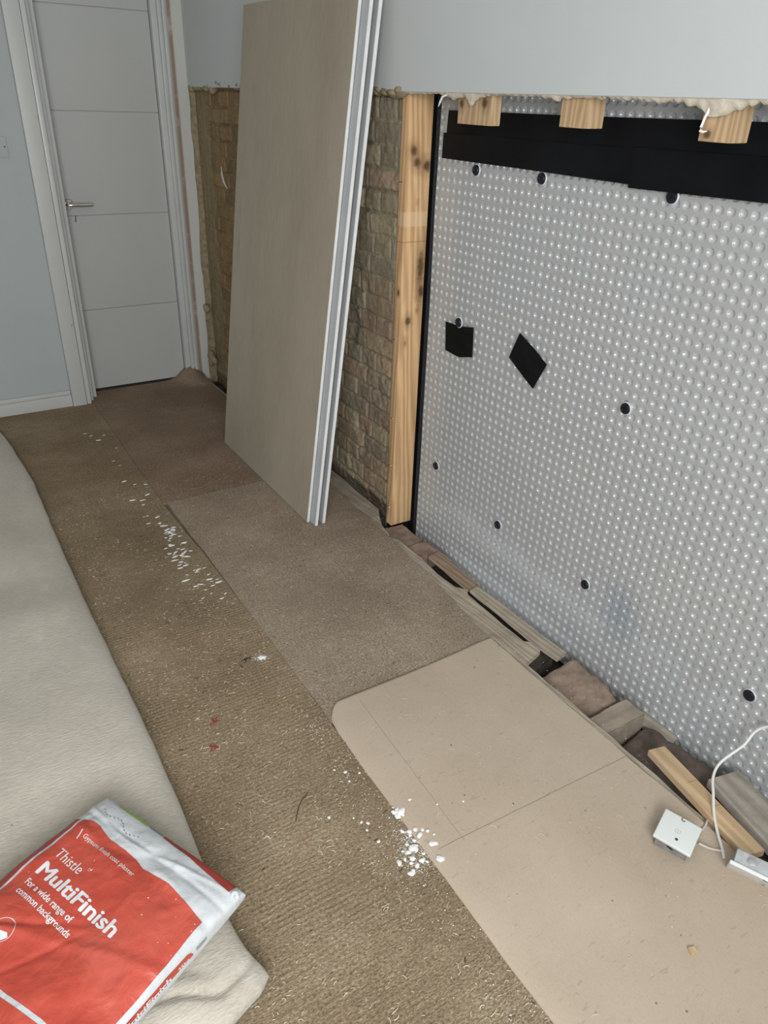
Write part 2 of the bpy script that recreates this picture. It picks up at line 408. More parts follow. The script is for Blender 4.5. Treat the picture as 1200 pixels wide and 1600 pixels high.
def mk(name, v, f, mat, parent=None, loc=None, smooth=False, angle=40, mats=None, fmat=None):
    v = np.asarray(v, float)
    if loc is None:
        loc = ((v[:, 0].min() + v[:, 0].max()) / 2, (v[:, 1].min() + v[:, 1].max()) / 2, v[:, 2].min())
    base = np.array(loc)
    me = bpy.data.meshes.new(name)
    if isinstance(f, np.ndarray):
        nf, k = f.shape
        me.vertices.add(len(v)); me.vertices.foreach_set('co', (v - base).ravel())
        me.loops.add(nf * k); me.loops.foreach_set('vertex_index', f.ravel().astype(np.int32))
        me.polygons.add(nf); me.polygons.foreach_set('loop_start', np.arange(0, nf * k, k, dtype=np.int32))
        me.update(calc_edges=True)
    else:
        me.from_pydata((v - base).tolist(), [], f); me.update()
        bm = bmesh.new(); bm.from_mesh(me); bmesh.ops.recalc_face_normals(bm, faces=bm.faces); bm.to_mesh(me); bm.free()
    for mm in (mats or [mat]): me.materials.append(mm)
    if fmat is not None: me.polygons.foreach_set('material_index', fmat)
    if smooth:
        me.polygons.foreach_set('use_smooth', [True] * len(me.polygons))
        if angle < 180: me.set_sharp_from_angle(angle=R(angle))
    o = bpy.data.objects.new(name, me); COL.objects.link(o)
    o.location = loc
    if parent is not None:
        o.parent = parent
        p = Vector((0, 0, 0)); q = parent
        while q is not None: p += q.location; q = q.parent
        o.location = Vector(loc) - p
    return o
# the object texture space is local: shader positions given in world units need origin-at-zero meshes
def mk0(*a_, **k): k['loc'] = (0, 0, 0); return mk(*a_, **k)

def tag(o, label=None, cat=None, group=None, kind=None):
    if label: o['label'] = label
    if cat: o['category'] = cat
    if group: o['group'] = group
    if kind: o['kind'] = kind
    return o
def thing(name, label, cat, loc=(0, 0, 0), group=None):
    o = bpy.data.objects.new(name, None); COL.objects.link(o); o.location = loc; o.empty_display_size = 0.05
    return tag(o, label, cat, group)
def struct(o): o['kind'] = 'structure'; return o

def grid_faces(nu, nv, flip=False):
    i, j = np.meshgrid(np.arange(nu - 1), np.arange(nv - 1), indexing='ij')
    a_ = (i * nv + j).ravel()
    f = np.stack([a_, a_ + nv, a_ + nv + 1, a_ + 1], 1)
    return f[:, ::-1].copy() if flip else f
def vnoise(x, y, seed=0):
    rg = np.random.default_rng(seed); L = rg.random((256, 256))
    xi = np.floor(x).astype(int); yi = np.floor(y).astype(int)
    fx = x - xi; fy = y - yi
    fx = fx * fx * (3 - 2 * fx); fy = fy * fy * (3 - 2 * fy)
    g = lambda a_, b_: L[a_ % 256, b_ % 256]
    return (g(xi, yi) * (1 - fx) + g(xi + 1, yi) * fx) * (1 - fy) + (g(xi, yi + 1) * (1 - fx) + g(xi + 1, yi + 1) * fx) * fy
def fbm(x, y, seed=0, o=4):
    s = 0; amp = .5
    for k in range(o): s = s + amp * (vnoise(x * 2 ** k, y * 2 ** k, seed + k) - .5); amp *= .5
    return s

# ------------------------------------------------------------------ the room shell
PX = 1.452           # room face of the upper plasterboard on the right wall
CEIL = 2.5
DOOR_Y = 4.26
LX = -2.4
struct(Geo().box(LX, 1.338, BACK_Y, 4.30, -0.06, -0.0095).make('floor', M['subfloor'], smooth=False))
struct(Geo().box(LX - .1, 1.9, BACK_Y - .1, 4.5, CEIL, CEIL + .1).make('ceiling', M['ceiling']))
struct(Geo().box(LX - .1, LX, BACK_Y - .1, 4.5, -.1, CEIL).make('wall_left', M['low_bounce_paint']))
g = Geo()
g.box(LX, WIN_X0, BACK_Y - .12, BACK_Y, -.1, CEIL); g.box(WIN_X1, 1.9, BACK_Y - .12, BACK_Y, -.3, CEIL)
g.box(WIN_X0, WIN_X1, BACK_Y - .12, BACK_Y, -.1, WIN_Z0); g.box(WIN_X0, WIN_X1, BACK_Y - .12, BACK_Y, WIN_Z1, CEIL)
struct(g.make('wall_back', M['low_bounce_paint']))
win = Geo(); xm = (WIN_X0 + WIN_X1) / 2
for (xa, xb) in ((WIN_X0, WIN_X0 + .06), (xm - .03, xm + .03), (WIN_X1 - .06, WIN_X1)): win.box(xa, xb, BACK_Y - .09, BACK_Y - .03, WIN_Z0, WIN_Z1, .006)
for (za, zb) in ((WIN_Z0, WIN_Z0 + .06), (WIN_Z1 - .06, WIN_Z1)): win.box(WIN_X0, WIN_X1, BACK_Y - .09, BACK_Y - .03, za, zb, .006)
w1 = struct(win.make('window_1', M['gloss']))
Geo().box(WIN_X0 + .02, WIN_X1 - .02, BACK_Y - .066, BACK_Y - .062, WIN_Z0 + .02, WIN_Z1 - .02).make('pane', M['glass'], w1)

# far wall: thicker left part with the door recessed in it
wf = Geo()
wf.box(LX, 0.66, 4.10, 4.50, -.1, CEIL)
wf.box(0.66, 1.40, 4.32, 4.50, -.1, CEIL)
wf.box(0.66, 1.40, 4.26, 4.32, 2.03, CEIL)
wall_far = struct(wf.make('wall_far', M['dimmed_paint'], loc=(0, 4.3, 0)))
# bare strip between door frame and corner, with a rough right edge
ny = 60
zz = np.linspace(-.02, CEIL, ny)
edge = 1.455 + np.where(zz < 1.52, .010 * fbm(zz * 9, zz * 0 + 3, 5) * 2 - np.clip((1.0 - zz) * .012, 0, .02), 0.004)
v = []; f = []
for z_, e_ in zip(zz, edge): v += [(1.345, 4.247, z_), (e_, 4.247, z_), (e_, 4.30, z_), (1.345, 4.30, z_)]
for i in range(ny - 1):
    for k in range(4): f.append((4 * i + k, 4 * i + (k + 1) % 4, 4 * i + 4 + (k + 1) % 4, 4 * i + 4 + k))
mk0('bare_plaster_strip', v, f, M['bare'], wall_far)['label'] = 'bare patchy plaster strip beside the door frame'
g = Geo(); g.box(1.40, 1.56, 4.262, 4.50, -.1, CEIL); struct(g.make('trim_1', M['mortar']))

# baseboard
bb = Geo(); bb.box(LX, 0.612, 4.078, 4.10, -.008, .062, .003); bb.box(LX, 0.612, 4.086, 4.10, .062, .084, .004)
struct(bb.make('baseboard_far', M['gloss'], smooth=True))
# architrave and stepped linings
tr = Geo()
tr.box(0.613, 0.684, 4.068, 4.10, -.005, 2.10, .004)
struct(tr.make('trim_2', M['worn'], smooth=True))
tr = Geo()
tr.box(0.686, 0.708, 4.074, 4.20, -.005, 2.08, .003); tr.box(0.708, 0.728, 4.118, 4.26, -.004, 2.06, .003); tr.box(0.728, 0.756, 4.165, 4.30, -.004, 2.05, .003)
tr.box(1.294, 1.322, 4.225, 4.30, -.004, 2.05, .003); tr.box(1.322, 1.338, 4.21, 4.30, -.004, 2.06, .003); tr.box(1.338, 1.346, 4.222, 4.30, -.004, 2.06, .002); tr.box(1.346, 1.362, 4.215, 4.30, -.004, 2.06, .003)
tr.box(0.686, 1.362, 4.21, 4.32, 1.985, 2.08, .003)
struct(tr.make('trim_3', M['gloss'], smooth=True))

# door
dv = Geo(); dv.box(0.758, 1.292, 4.268, 4.305, .012, 1.98)
for za, zb in ((.012, .4505), (.4535, .928), (.931, 1.401), (1.404, 1.831), (1.834, 1.98)):
    dv.box(0.759, 1.2915, 4.260, 4.27, za, zb, .0012, 1)
door = struct(dv.make('door_1', M['dooor'], loc=(1.0, 4.28, 0)))
Geo().box(0.757, 1.293, 4.262, 4.315, -.009, .012).make('threshold_shade', M['dark'], door)  # near-black block standing in for the shade under the door
hd = Geo()
mt = Matrix.Translation((0.785, 4.2595, 0.985)) @ Matrix.Rotation(R(90), 4, 'X')
hd.lathe([(.0, 0), (.026, 0), (.026, .006), (.023, .009), (.012, .0095), (.010, .012), (.010, .042), (.0, .042)], 28, mt)
hd.tube([(0.785, 4.222, .985), (0.80, 4.2195, .985), (0.84, 4.2185, .9845), (0.893, 4.2185, .984)], [.0095, .0098, .0096, .0096], 16)
hn = hd.make('door_handle', M['chrome'], door, smooth=True); hn['label'] = 'round rose chrome lever handle'
Geo().box(0.8085, 0.8125, 4.2585, 4.2605, .900, .930, mat=Matrix.Translation((.81, 4.26, .915)) @ Matrix.Rotation(R(7), 4, 'Y') @ Matrix.Translation((-.81, -4.26, -.915))).make('key_slot', M['dark'], door)

# blank plate on the far wall
t = thing('blank_wall_plate', 'grey painted blank plate on the wall left of the door', 'wall plate', (.495, 4.10, 1.212))
Geo().box(.45, .534, 4.093, 4.0995, 1.212, 1.297, .002).make('plate', M['dimmed_paint'], t, smooth=True)
Geo().lathe([(.0, 0), (.003, 0), (.003, .0015), (0, .0015)], 12, Matrix.Translation((.522, 4.0935, 1.256)) @ Matrix.Rotation(R(90), 4, 'X')).make('screw', M['dark'], t)

# right wall: upper plasterboard
wr = Geo(); wr.box(PX, PX + .018, BACK_Y, 4.30, 1.522, CEIL, .0015, 1); wr.box(1.66, 1.9, BACK_Y, 4.5, -.3, CEIL)
wall_right = struct(wr.make('wall_right', M['paint'], loc=(1.47, 1.5, 1.52)))
# torn edge of plaster hanging under the cut line
te = Geo()
def rag(pts, y0, y1, th=.012, jit=.004, n=None):
    """ragged skin hanging below z=1.524 from y0 to y1; pts = [(y, drop)]"""
    n = n or max(8, int(abs(y1 - y0) / .008))
    ys = np.linspace(y0, y1, n); pys = [p[0] for p in pts]; pd = [p[1] for p in pts]
    order = np.argsort(pys); d = np.interp(ys, np.array(pys)[order], np.array(pd)[order])
    d = np.clip(d + RNG.normal(0, jit, n), .001, None)
    v = []; f = []
    for k in range(n):
        for q in range(5):
            z_ = 1.527 - (d[k] + .004) * q / 4
            off = math.sin(q / 4 * 3.14) * .003 + RNG.normal(0, .0012)
            v.append((PX + .004 + .006 * q / 4 - off, ys[k], z_))
        for q in range(5):
            z_ = 1.527 - (d[k] + .004) * (4 - q) / 4
            v.append((PX + .004 + th, ys[k], z_))
    for k in range(n - 1):
        for q in range(10): f.append((k * 10 + q, k * 10 + (q + 1) % 10, k * 10 + 10 + (q + 1) % 10, k * 10 + 10 + q))
    te.add(v, f)
rag([(2.27, .006), (2.02, .006), (2.0, .012), (1.98, .018), (1.95, .012), (1.92, .010), (1.90, .036), (1.87, .012), (1.8, .004), (1.62, .004), (1.56, .012), (1.52, .006), (1.40, .006)], 2.28, 1.40, jit=.002)
rag([(1.40, .006), (1.3, .006), (1.24, .012), (1.235, .016), (1.21, .006), (1.17, .010), (1.13, .020), (1.10, .034), (1.075, .030), (1.06, .024), (1.03, .012), (1.0, .006), (.96, .016), (.9, .028), (.8, .024), (.6, .022), (.2, .015)], 1.40, .2, jit=.002)
te.make('torn_edge', M['plaster_edge'], wall_right, smooth=True, angle=60)['label'] = 'ragged torn plaster edge'
dr = Geo()
dr.tube([(1.462, 1.105, 1.525), (1.461, 1.106, 1.505), (1.460, 1.112, 1.490), (1.459, 1.117, 1.470), (1.458, 1.116, 1.464), (1.458, 1.108, 1.462), (1.458, 1.100, 1.464)], [.004, .0035, .0025, .0025, .003, .0025, .001], 8)
dr.tube([(1.46, 1.99, 1.524), (1.46, 2.005, 1.518), (1.46, 2.03, 1.512), (1.46, 2.04, 1.498), (1.46, 2.048, 1.486)], [.002, .0035, .003, .003, .001], 8)
dr.make('plaster_drip', M['white_plaster'], wall_right, smooth=True)
# mortar crust left along the top of the stripped brickwork
cr = Geo()
def lump(x, y, z, sx, sy, sz, seed):
    bm = bmesh.new(); bmesh.ops.create_icosphere(bm, subdivisions=3, radius=1)
    rr = random.Random(seed)
    off = [Vector((rr.uniform(-1, 1), rr.uniform(-1, 1), rr.uniform(-1, 1))).normalized() for _ in range(9)]
    am = [rr.uniform(.1, .35) for _ in off]
    for vv in bm.verts:
        n_ = vv.co.normalized(); k = 1 + sum(a_ * max(0, n_.dot(o_)) ** 5 for a_, o_ in zip(am, off)) - .15 + rr.uniform(-.05, .05)
        vv.co = Vector((n_.x * sx * k + x, n_.y * sy * k + y, n_.z * sz * k + z))
    bm.verts.index_update(); cr.add([q.co[:] for q in bm.verts], [[q.index for q in ff.verts] for ff in bm.faces]); bm.free()
for i in range(30):
    y_ = 3.5 + .76 * i / 29
    lump(PX + .022, y_, 1.520 + random.uniform(-.004, .007) + .015 * (y_ < 3.9), .022, random.uniform(.012, .034), random.uniform(.008, .022), i)
for i in range(11):
    y_ = 2.26 + .24 * i / 10
    lump(PX + .016, y_, 1.513 + random.uniform(0, .012) + .008 * (2.33 < y_ < 2.44), .020, random.uniform(.018, .034), random.uniform(.009, .016), 40 + i)
cr.make('mortar_crust', M['mortar'], wall_right, smooth=True, angle=60)['label'] = 'crumbly mortar crust along the cut line'

# stripped brickwork
BX = 1.492
ys = np.linspace(2.305, 4.275, 420); zs = np.linspace(-.16, 1.54, 400)
Y, Z = np.meshgrid(ys, zs, indexing='ij')
Zw = Z + .012 * fbm(Y * 4, Z * 4, 31) ; Yw = Y + .014 * fbm(Y * 5, Z * 5, 41)
ch = .0735; row = np.floor((Zw + .03) / ch).astype(int); fz = (Zw + .03) / ch - row
head = (row % 2 == 0)
bl = np.where(head, .114, .228)
yo = Yw + np.where(head, .055, 0.0) + (row * 37 % 11) * .004
ci = np.floor(yo / bl).astype(int); fy = yo / bl - ci
dz = np.minimum(fz, 1 - fz) * ch; dy = np.minimum(fy, 1 - fy) * bl
de = np.minimum(dz, dy)
mort_w = .002 + .003 * (fbm(Y * 14, Z * 14, 51) + .3)
body = np.clip((de - mort_w) / .006, 0, 1); body = body * body * (3 - 2 * body)
cellr = RNG.random((600, 600)); cr1 = cellr[row % 600, ci % 600]; cr2 = cellr[(row + 200) % 600, (ci + 77) % 600]
depth = -.0095 * (1 - body) + (cr1 - .5) * .006 * body + .013 * fbm(Y * 16, Z * 10, 61) + .008 * fbm(Y * 55, Z * 50, 71)
chip = np.clip((fbm(Y * 10, Z * 9, 81) - .12) * 5, 0, 1); depth -= chip * .010
smear = np.clip((fbm(Y * 5, Z * 6, 91) + .09 + .10 * np.clip((Z - .9) / .3, 0, 1)) * 5, 0, 1)          # mortar smeared flush over joints
depth = depth * (1 - .6 * smear)
band = np.clip((Y - 4.075) / .03, 0, 1)                                # smooth mortar column next to the corner
depth = depth * (1 - .75 * band) + band * .006 * fbm(Y * 30, Z * 6, 95)
X = BX - depth + .012 * np.clip((.02 - Z) / .03, 0, 1) * (Y < 3.2) * (vnoise(Y * 9, Z * 14, 5) > .35)
BK = 1.6
c_yel = np.array([.275, .235, .160]); c_gry = np.array([.215, .19, .150]); c_red = np.array([.30, .205, .15]); c_drk = np.array([.17, .145, .115]); c_mor = np.array([.265, .235, .165])
colr = np.where((cr2 < .45)[..., None], c_gry, np.where((cr2 < .74)[..., None], c_yel, np.where((cr2 < .87)[..., None], c_red, c_drk)))
colr = colr * (.85 + .3 * cr1[..., None])
deep = np.clip((.45 - body) * 2.2, 0, 1) * (1 - smear)
colr = colr * body[..., None] + c_mor * (1 - body)[..., None]
blot = np.clip(.5 + fbm(Y * 13, Z * 11, 131) * 1.6, 0, 1)[..., None]
colr = colr * (.78 + .44 * blot)
colr = (colr * .62 + np.array([.265, .232, .165]) * .38) * BK
colr = colr * (1 - .35 * deep[..., None])
pr = np.clip((fbm(Y * 3, Z * 2.5, 99) - .02) * 6, 0, 1) * (Y < 2.5) * .7     # reddish raw patches by the stud
colr = colr * (1 - pr[..., None] * .6) + np.array([.33, .19, .135]) * (pr[..., None] * .6)
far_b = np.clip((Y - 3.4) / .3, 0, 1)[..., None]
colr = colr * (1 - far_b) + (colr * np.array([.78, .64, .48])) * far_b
colr = colr * (1 - band[..., None]) + np.array([.34, .28, .175]) * band[..., None]
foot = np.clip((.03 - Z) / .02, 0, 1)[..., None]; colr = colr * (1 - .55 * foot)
nv = X.size
vv = np.stack([X.ravel(), Y.ravel(), Z.ravel()], 1)
f0 = grid_faces(len(ys), len(zs))
# close the block with a back so that it has its real depth
bk = vv.copy(); bk[:, 0] = 1.655
def loop_idx(nu, nv_):
    return list(range(0, nv_)) + [i * nv_ + nv_ - 1 for i in range(1, nu)] + [(nu - 1) * nv_ + j for j in range(nv_ - 2, -1, -1)] + [i * nv_ for i in range(nu - 2, 0, -1)]
lp = np.array(loop_idx(len(ys), len(zs)))
bnd = vv[lp].copy(); bnd[:, 0] = 1.655
nb = len(lp); a_i = lp; b_i = np.roll(lp, -1)
side = np.stack([a_i, b_i, nv + (np.arange(nb) + 1) % nb, nv + np.arange(nb)], 1)
vv = np.concatenate([vv, bnd]); ff = np.concatenate([f0, side])
brick = mk0('brick_wall', vv, ff, M['brick'], smooth=True, angle=180)
at = brick.data.color_attributes.new('brick_colour', 'FLOAT_COLOR', 'POINT')
ca = np.ones((len(vv), 4)); ca[:nv, :3] = colr.reshape(-1, 3); ca[nv:, :3] = colr.reshape(-1, 3)[lp] * 0.8
at.data.foreach_set('color', ca.ravel())
struct(brick); brick.name = 'wall_right_brick'
# mortar blobs on the corner
cr = Geo()
cr_w = Geo()
cr_w.tube([(1.486, 3.935, 1.175), (1.483, 3.925, 1.14), (1.482, 3.905, 1.11), (1.483, 3.88, 1.09), (1.487, 3.87, 1.08)], [.002, .005, .006, .004, .002], 8)
cr_w.make('plaster_streak', M['bare'], brick, smooth=True)
for i, (x_, y_, z_, s_) in enumerate([(1.452, 4.235, .40, .020), (1.452, 4.22, .125, .026), (1.462, 4.205, .10, .024), (1.45, 4.225, .085, .022)]): lump(x_, y_, z_, s_ * .8, s_, s_ * 1.2, 70 + i)
cr.make('mortar_blob', M['mortar'], brick, smooth=True, angle=60)

# ------------------------------------------------------------------ cavity below the membrane
struct(Geo().box(1.38, 1.66, BACK_Y, 2.32, -.30, -.17).make('floor_void', M['trench']))
struct(Geo().box(1.40, 1.66, 2.32, 4.30, -.30, -.055).make('floor_void', M['trench']))

# ------------------------------------------------------------------ dimpled membrane
MX = 1.590; P = .030
ny_c, nz_c = int((2.22 - (-0.55)) / P), int((1.86 + .15) / P)
# sub-sampling of one cell, denser on the dimple wall
q = np.array([-.5, -.39, -.345, -.32, -.28, -.23, -.175, -.12, -.06, 0, .06, .12, .175, .23, .28, .32, .345, .39])
yy = np.concatenate([2.216 - (c + q + .5) * P for c in range(ny_c)]); zz = np.concatenate([-.15 + (c + q + .5) * P for c in range(nz_c)])
cy = np.repeat(np.arange(ny_c), len(q)); cz = np.repeat(np.arange(nz_c), len(q))
Yg, Zg = np.meshgrid(yy, zz, indexing='ij')
cyg = 2.216 - (cy[:, None] + .5) * P; czg = -.15 + (cz[None, :] + .5) * P
rad = np.sqrt((Yg - cyg) ** 2 + (Zg - czg) ** 2) / (P * .345)
tt = np.clip(1.12 - rad, 0, 1)
dim = np.where(rad < 1, (np.sqrt(np.clip(1 - (.93 * rad) ** 2, 0, 1)) - .3676) / .6324, 0)
wob = .010 * fbm(Yg * 1.7, Zg * 1.7, 15)
Xg = MX + .0068 * dim + wob
Yd = Yg + .002 * fbm(Yg * 3, Zg * 3, 21); Zd = Zg + .002 * fbm(Yg * 3, Zg * 3, 22)
vv = np.stack([Xg.ravel(), Yd.ravel(), Zd.ravel()], 1)
mem = mk0('cavity_drain_membrane', vv, grid_faces(len(yy), len(zz), True), M['membrane'], smooth=True, angle=180)
tag(mem, 'translucent grey dimpled damp proofing membrane covering the stripped wall', 'membrane')
md = mem.modifiers.new('thickness', 'SOLIDIFY'); md.thickness = .001; md.offset = 1

# black damp proof strip behind the stud
dp = Geo()
dp.box(1.606, 1.610, 2.165, 2.32, -.17, 1.70); dp.box(1.580, 1.607, 2.217, 2.2205, -.17, 1.56); dp.box(1.50, 1.606, 2.296, 2.299, -.17, 1.53)
tag(dp.make('damp_proof_strip', M['dpc']), 'black damp proof plastic strip tucked behind the tall stud', 'damp proof strip')

# tape bands
def strip(name, pts_top, pts_bot, x, th, mat, wav=.0012, n=60, seed=0):
    """a band between two polylines given as (y, z)"""
    t_ = np.linspace(0, 1, n)
    def res(p):
        p = np.array(p); d = np.concatenate([[0], np.cumsum(np.hypot(*np.diff(p, axis=0).T))]); d /= d[-1]
        return np.stack([np.interp(t_, d, p[:, 0]), np.interp(t_, d, p[:, 1])], 1)
    A, B = res(pts_top), res(pts_bot); k = 9
    V = []
    for i in range(n):
        for j in range(k):
            p = A[i] * (1 - j / (k - 1)) + B[i] * j / (k - 1); V.append((x, p[0], p[1]))
    V = np.array(V); V[:, 0] += wav * 2 * fbm(V[:, 1] * 12, V[:, 2] * 12, 300 + seed) - 0
    V2 = V.copy(); V2[:, 0] += th
    F = grid_faces(n, k); nn = len(V)
    lp_ = loop_idx(n, k); fs = [tuple(r) for r in F.tolist()] + [tuple(x_ + nn for x_ in r[::-1]) for r in F.tolist()]
    for a1, b1 in zip(lp_, lp_[1:] + lp_[:1]): fs.append((a1, b1, b1 + nn, a1 + nn))
    return mk(name, np.concatenate([V, V2]), fs, mat, smooth=True, angle=50)
tag(strip('tape_band', [(2.163, 1.476), (1.6, 1.478), (1.04, 1.484), (-.5, 1.49)], [(2.168, 1.405), (1.6, 1.402), (1.04, 1.40), (-.5, 1.40)], 1.583, .003, M['black_tape'], seed=1),
    'upper black tape band running across the membrane behind the cut stud ends', 'tape')
tag(strip('tape_band', [(2.178, 1.412), (1.8, 1.413), (1.37, 1.414)], [(2.180, 1.338), (1.8, 1.337), (1.372, 1.334)], 1.5795, .003, M['black_tape'], seed=2),
    'lower left black tape band on the membrane ending beside the tall stud', 'tape')
tag(strip('tape_band', [(1.385, 1.418), (1.0, 1.42), (-.5, 1.42)], [(1.383, 1.327), (1.0, 1.334), (-.5, 1.34)], 1.5765, .003, M['black_tape'], seed=3),
    'lower right black tape band, overlapping the left band at a small step', 'tape')
tag(strip('tape_patch', [(2.10, .822), (2.02, .824), (1.945, .838)], [(2.09, .722), (2.01, .718), (1.938, .738)], 1.584, .002, M['black_cloth'], .0016, 14, 4),
    'square black tape patch on the membrane nearer the tall stud', 'tape patch')
tag(strip('tape_patch', [(1.715, .878), (1.64, .845), (1.582, .815)], [(1.752, .790), (1.69, .757), (1.627, .725)], 1.584, .002, M['black_cloth'], .0014, 14, 5),
    'tilted diamond shaped black tape patch on the membrane', 'tape patch')

# fixing plugs
PL = [(2.002, 1.316, 'black fixing plug under the tape band, nearest the tall stud'),
      (1.704, 1.319, 'black fixing plug under the tape band, middle one of its row'),
      (1.253, 1.320, 'black fixing plug under the tape band, below the step in the tape'),
      (2.020, .838, 'black fixing plug at the top edge of the square tape patch'),
      (1.264, .784, 'black fixing plug alone in the middle of the membrane'),
      (2.097, .260, 'black fixing plug low on the membrane close to the tall stud'),
      (1.710, .191, 'black fixing plug low on the membrane, second from the tall stud'),
      (1.283, .193, 'black fixing plug just left of the bluish stain'),
      (.706, .198, 'black fixing plug low at the right, above the old plank')]
proto = None
for (y_, z_, lb) in PL:
    if proto is None:
        t = thing('fixing_plug', lb, 'fixing plug', (1.583, y_, z_), 'fixing plugs in the membrane')
        mt = Matrix.Translation((1.589, y_, z_)) @ Matrix.Rotation(R(-90), 4, 'Y')
        Geo().lathe([(0, 0), (.0185, 0), (.0185, .003), (.0165, .0045), (.0165, .0)], 28, mt).make('rim_highlight', M['plug_rim_glint'], t, smooth=True)  # pale flange, its colour painted in for the highlight on the dimple edge
        Geo().lathe([(0, .002), (.0150, .002), (.0150, .0065), (.0135, .0085), (.0065, .0085), (.0055, .0065), (.0, .0065)], 28, mt).make('cap', M['plug'], t, smooth=True)
        Geo().lathe([(0, .006), (.0032, .006), (.0028, .0082), (0, .0085)], 12, mt).make('pin', M['plug'], t, smooth=True)
        proto = t
    else:
        c = proto.copy(); COL.objects.link(c); c.location = (1.583, y_, z_); c['label'] = lb
        if abs(z_ - .838) < .001: c.location.x = 1.577
        for ch_ in proto.children:
            d = ch_.copy(); COL.objects.link(d); d.parent = c

# ------------------------------------------------------------------ studs
sx0, sx1, sy0, sy1, sz0, sz1 = 1.4775, 1.574, 2.233, 2.272, -.0485, 1.56
st = thing('timber_stud', 'tall bare timber stud with dark knots at the left edge of the membrane', 'timber stud', (1.525, 2.25, sz0))
b_ = Geo().box(sx0, sx1, sy0, sy1, sz0, sz1, .002, 2)
o = mk0('post', b_.v, b_.f, M['stud'], st, smooth=True); o.location = -st.location
for z_ in (1.26, .73, .42, .22, .03): Geo().tube([(1.479, 2.262, z_), (1.4735, 2.262, z_), (1.4725, 2.25, z_ + .002), (1.479, 2.245, z_ + .003)], .0013, 6).make('staple', M['steel'], st, smooth=True)
for (z_, x_) in ((-.038, 1.50), (-.041, 1.53), (-.037, 1.56)): Geo().tube([(x_, 2.234, z_), (x_, 2.229, z_ + .001), (x_ + .008, 2.228, z_), (x_ + .009, 2.234, z_)], .0014, 6).make('staple', M['steel'], st, smooth=True)
for (ya, yb, xb, zb, lb, jj) in ((1.818, 1.971, 1.500, 1.444, 'first cut stud end under the wall edge, nearest the tall stud', 0), (1.459, 1.548, 1.536, 1.453, 'second cut stud end under the wall edge, the middle one', 1), (1.056, 1.131, 1.536, 1.444, 'third cut stud end under the wall edge, with white plaster drips', 2)):
    b_ = Geo().box(1.4755, xb if jj else 1.51, ya, yb, zb, 1.90, .0015, 1)
    tag(mk0('cut_stud', b_.v, b_.f, M['stud_short'], smooth=True), lb, 'timber stud', 'cut stud ends above the membrane')

# ------------------------------------------------------------------ plasterboards leaning on the wall
LEAN = 0.1185
def leaning(name, x0, y0, y1, th, L, lab, fmats):
    ang = math.atan(LEAN)
    e = Vector((math.sin(ang), 0, math.cos(ang))); nrm = Vector((math.cos(ang), 0, -math.sin(ang)))
    root = thing(name, lab, 'plasterboard', (x0, (y0 + y1) / 2, 0), 'plasterboards leaning on the wall')
    def P_(s_, y_, d_): return Vector((x0, y_, .0015 + th * math.sin(ang))) + e * s_ + nrm * d_
    def slab(s0, s1, ya, yb, d0, d1, bev):
        bm = bmesh.new(); bmesh.ops.create_cube(bm, size=1)
        bmesh.ops.scale(bm, vec=(d1 - d0, yb - ya, s1 - s0), verts=bm.verts)
        bmesh.ops.translate(bm, vec=((d0 + d1) / 2, (ya + yb) / 2, (s0 + s1) / 2), verts=bm.verts)
        if bev: bmesh.ops.bevel(bm, geom=bm.edges[:], offset=bev, segments=2, affect='EDGES')
        for v_ in bm.verts: v_.co = P_(v_.co.z, v_.co.y, v_.co.x)
        bm.verts.index_update(); r_ = ([v_.co[:] for v_ in bm.verts], [[v_.index for v_ in f_.verts] for f_ in bm.faces]); bm.free(); return r_
    core = slab(0, L, y0, y1, .0006, th - .0006, 0)
    mk('core', core[0], core[1], M['board_edge'], root)
    face = slab(.0008, L - .0008, y0 + .0012, y1 - .0012, -.0001, .0006, 0)
    mk('facing_paper', face[0], face[1], fmats[0], root)
    back = slab(.0008, L - .0008, y0 + .0012, y1 - .0012, th - .0006, th + .0001, 0)
    mk('backing_paper', back[0], back[1], fmats[1], root)
    return root
leaning('plasterboard', 1.146, 2.345, 3.243, .0115, 1.812, 'front plasterboard of the leaning stack, brown paper side showing', (M['board_paper'], M['board_face']))
leaning('plasterboard', 1.1605, 2.302, 3.20, .0125, 1.805, 'middle plasterboard of the leaning stack, sticking out nearest to the viewer', (M['board_face'], M['board_paper']))
leaning('plasterboard', 1.196, 2.308, 3.205, .0130, 1.80, 'rear plasterboard of the leaning stack, next to the wall', (M['board_face'], M['board_paper']))

# ------------------------------------------------------------------ floor coverings
def sheet(name, x0, x1, y0, y1, th, mat, lab, cat, nx=40, nyv=80, hfun=None, efun=None, z0=-.009, edge_r=.004):
    xs_ = np.linspace(x0, x1, nx); yv_ = np.linspace(y0, y1, nyv)
    Xs, Ys = np.meshgrid(xs_, yv_, indexing='ij')
    if efun: Xs, Ys = efun(Xs, Ys)
    Zs = np.full_like(Xs, z0 + th) + .0012 * fbm(Xs * 7, Ys * 7, 401)
    if hfun: Zs = Zs + hfun(Xs, Ys)
    top = np.stack([Xs.ravel(), Ys.ravel(), Zs.ravel()], 1)
    lift = hfun(Xs, Ys) if hfun else 0 * Xs
    bot = np.stack([Xs.ravel(), Ys.ravel(), (z0 + .0004 + lift).ravel()], 1)
    F = grid_faces(nx, nyv); n_ = len(top)
    lp_ = loop_idx(nx, nyv)
    fs = [tuple(r) for r in F.tolist()] + [tuple(x_ + n_ for x_ in r[::-1]) for r in F.tolist()]
    fs += [(b1, a1, a1 + n_, b1 + n_) for a1, b1 in zip(lp_, lp_[1:] + lp_[:1])]
    o_ = mk0(name, np.concatenate([top, bot]), fs, mat, smooth=True, angle=50)
    return tag(o_, lab, cat)
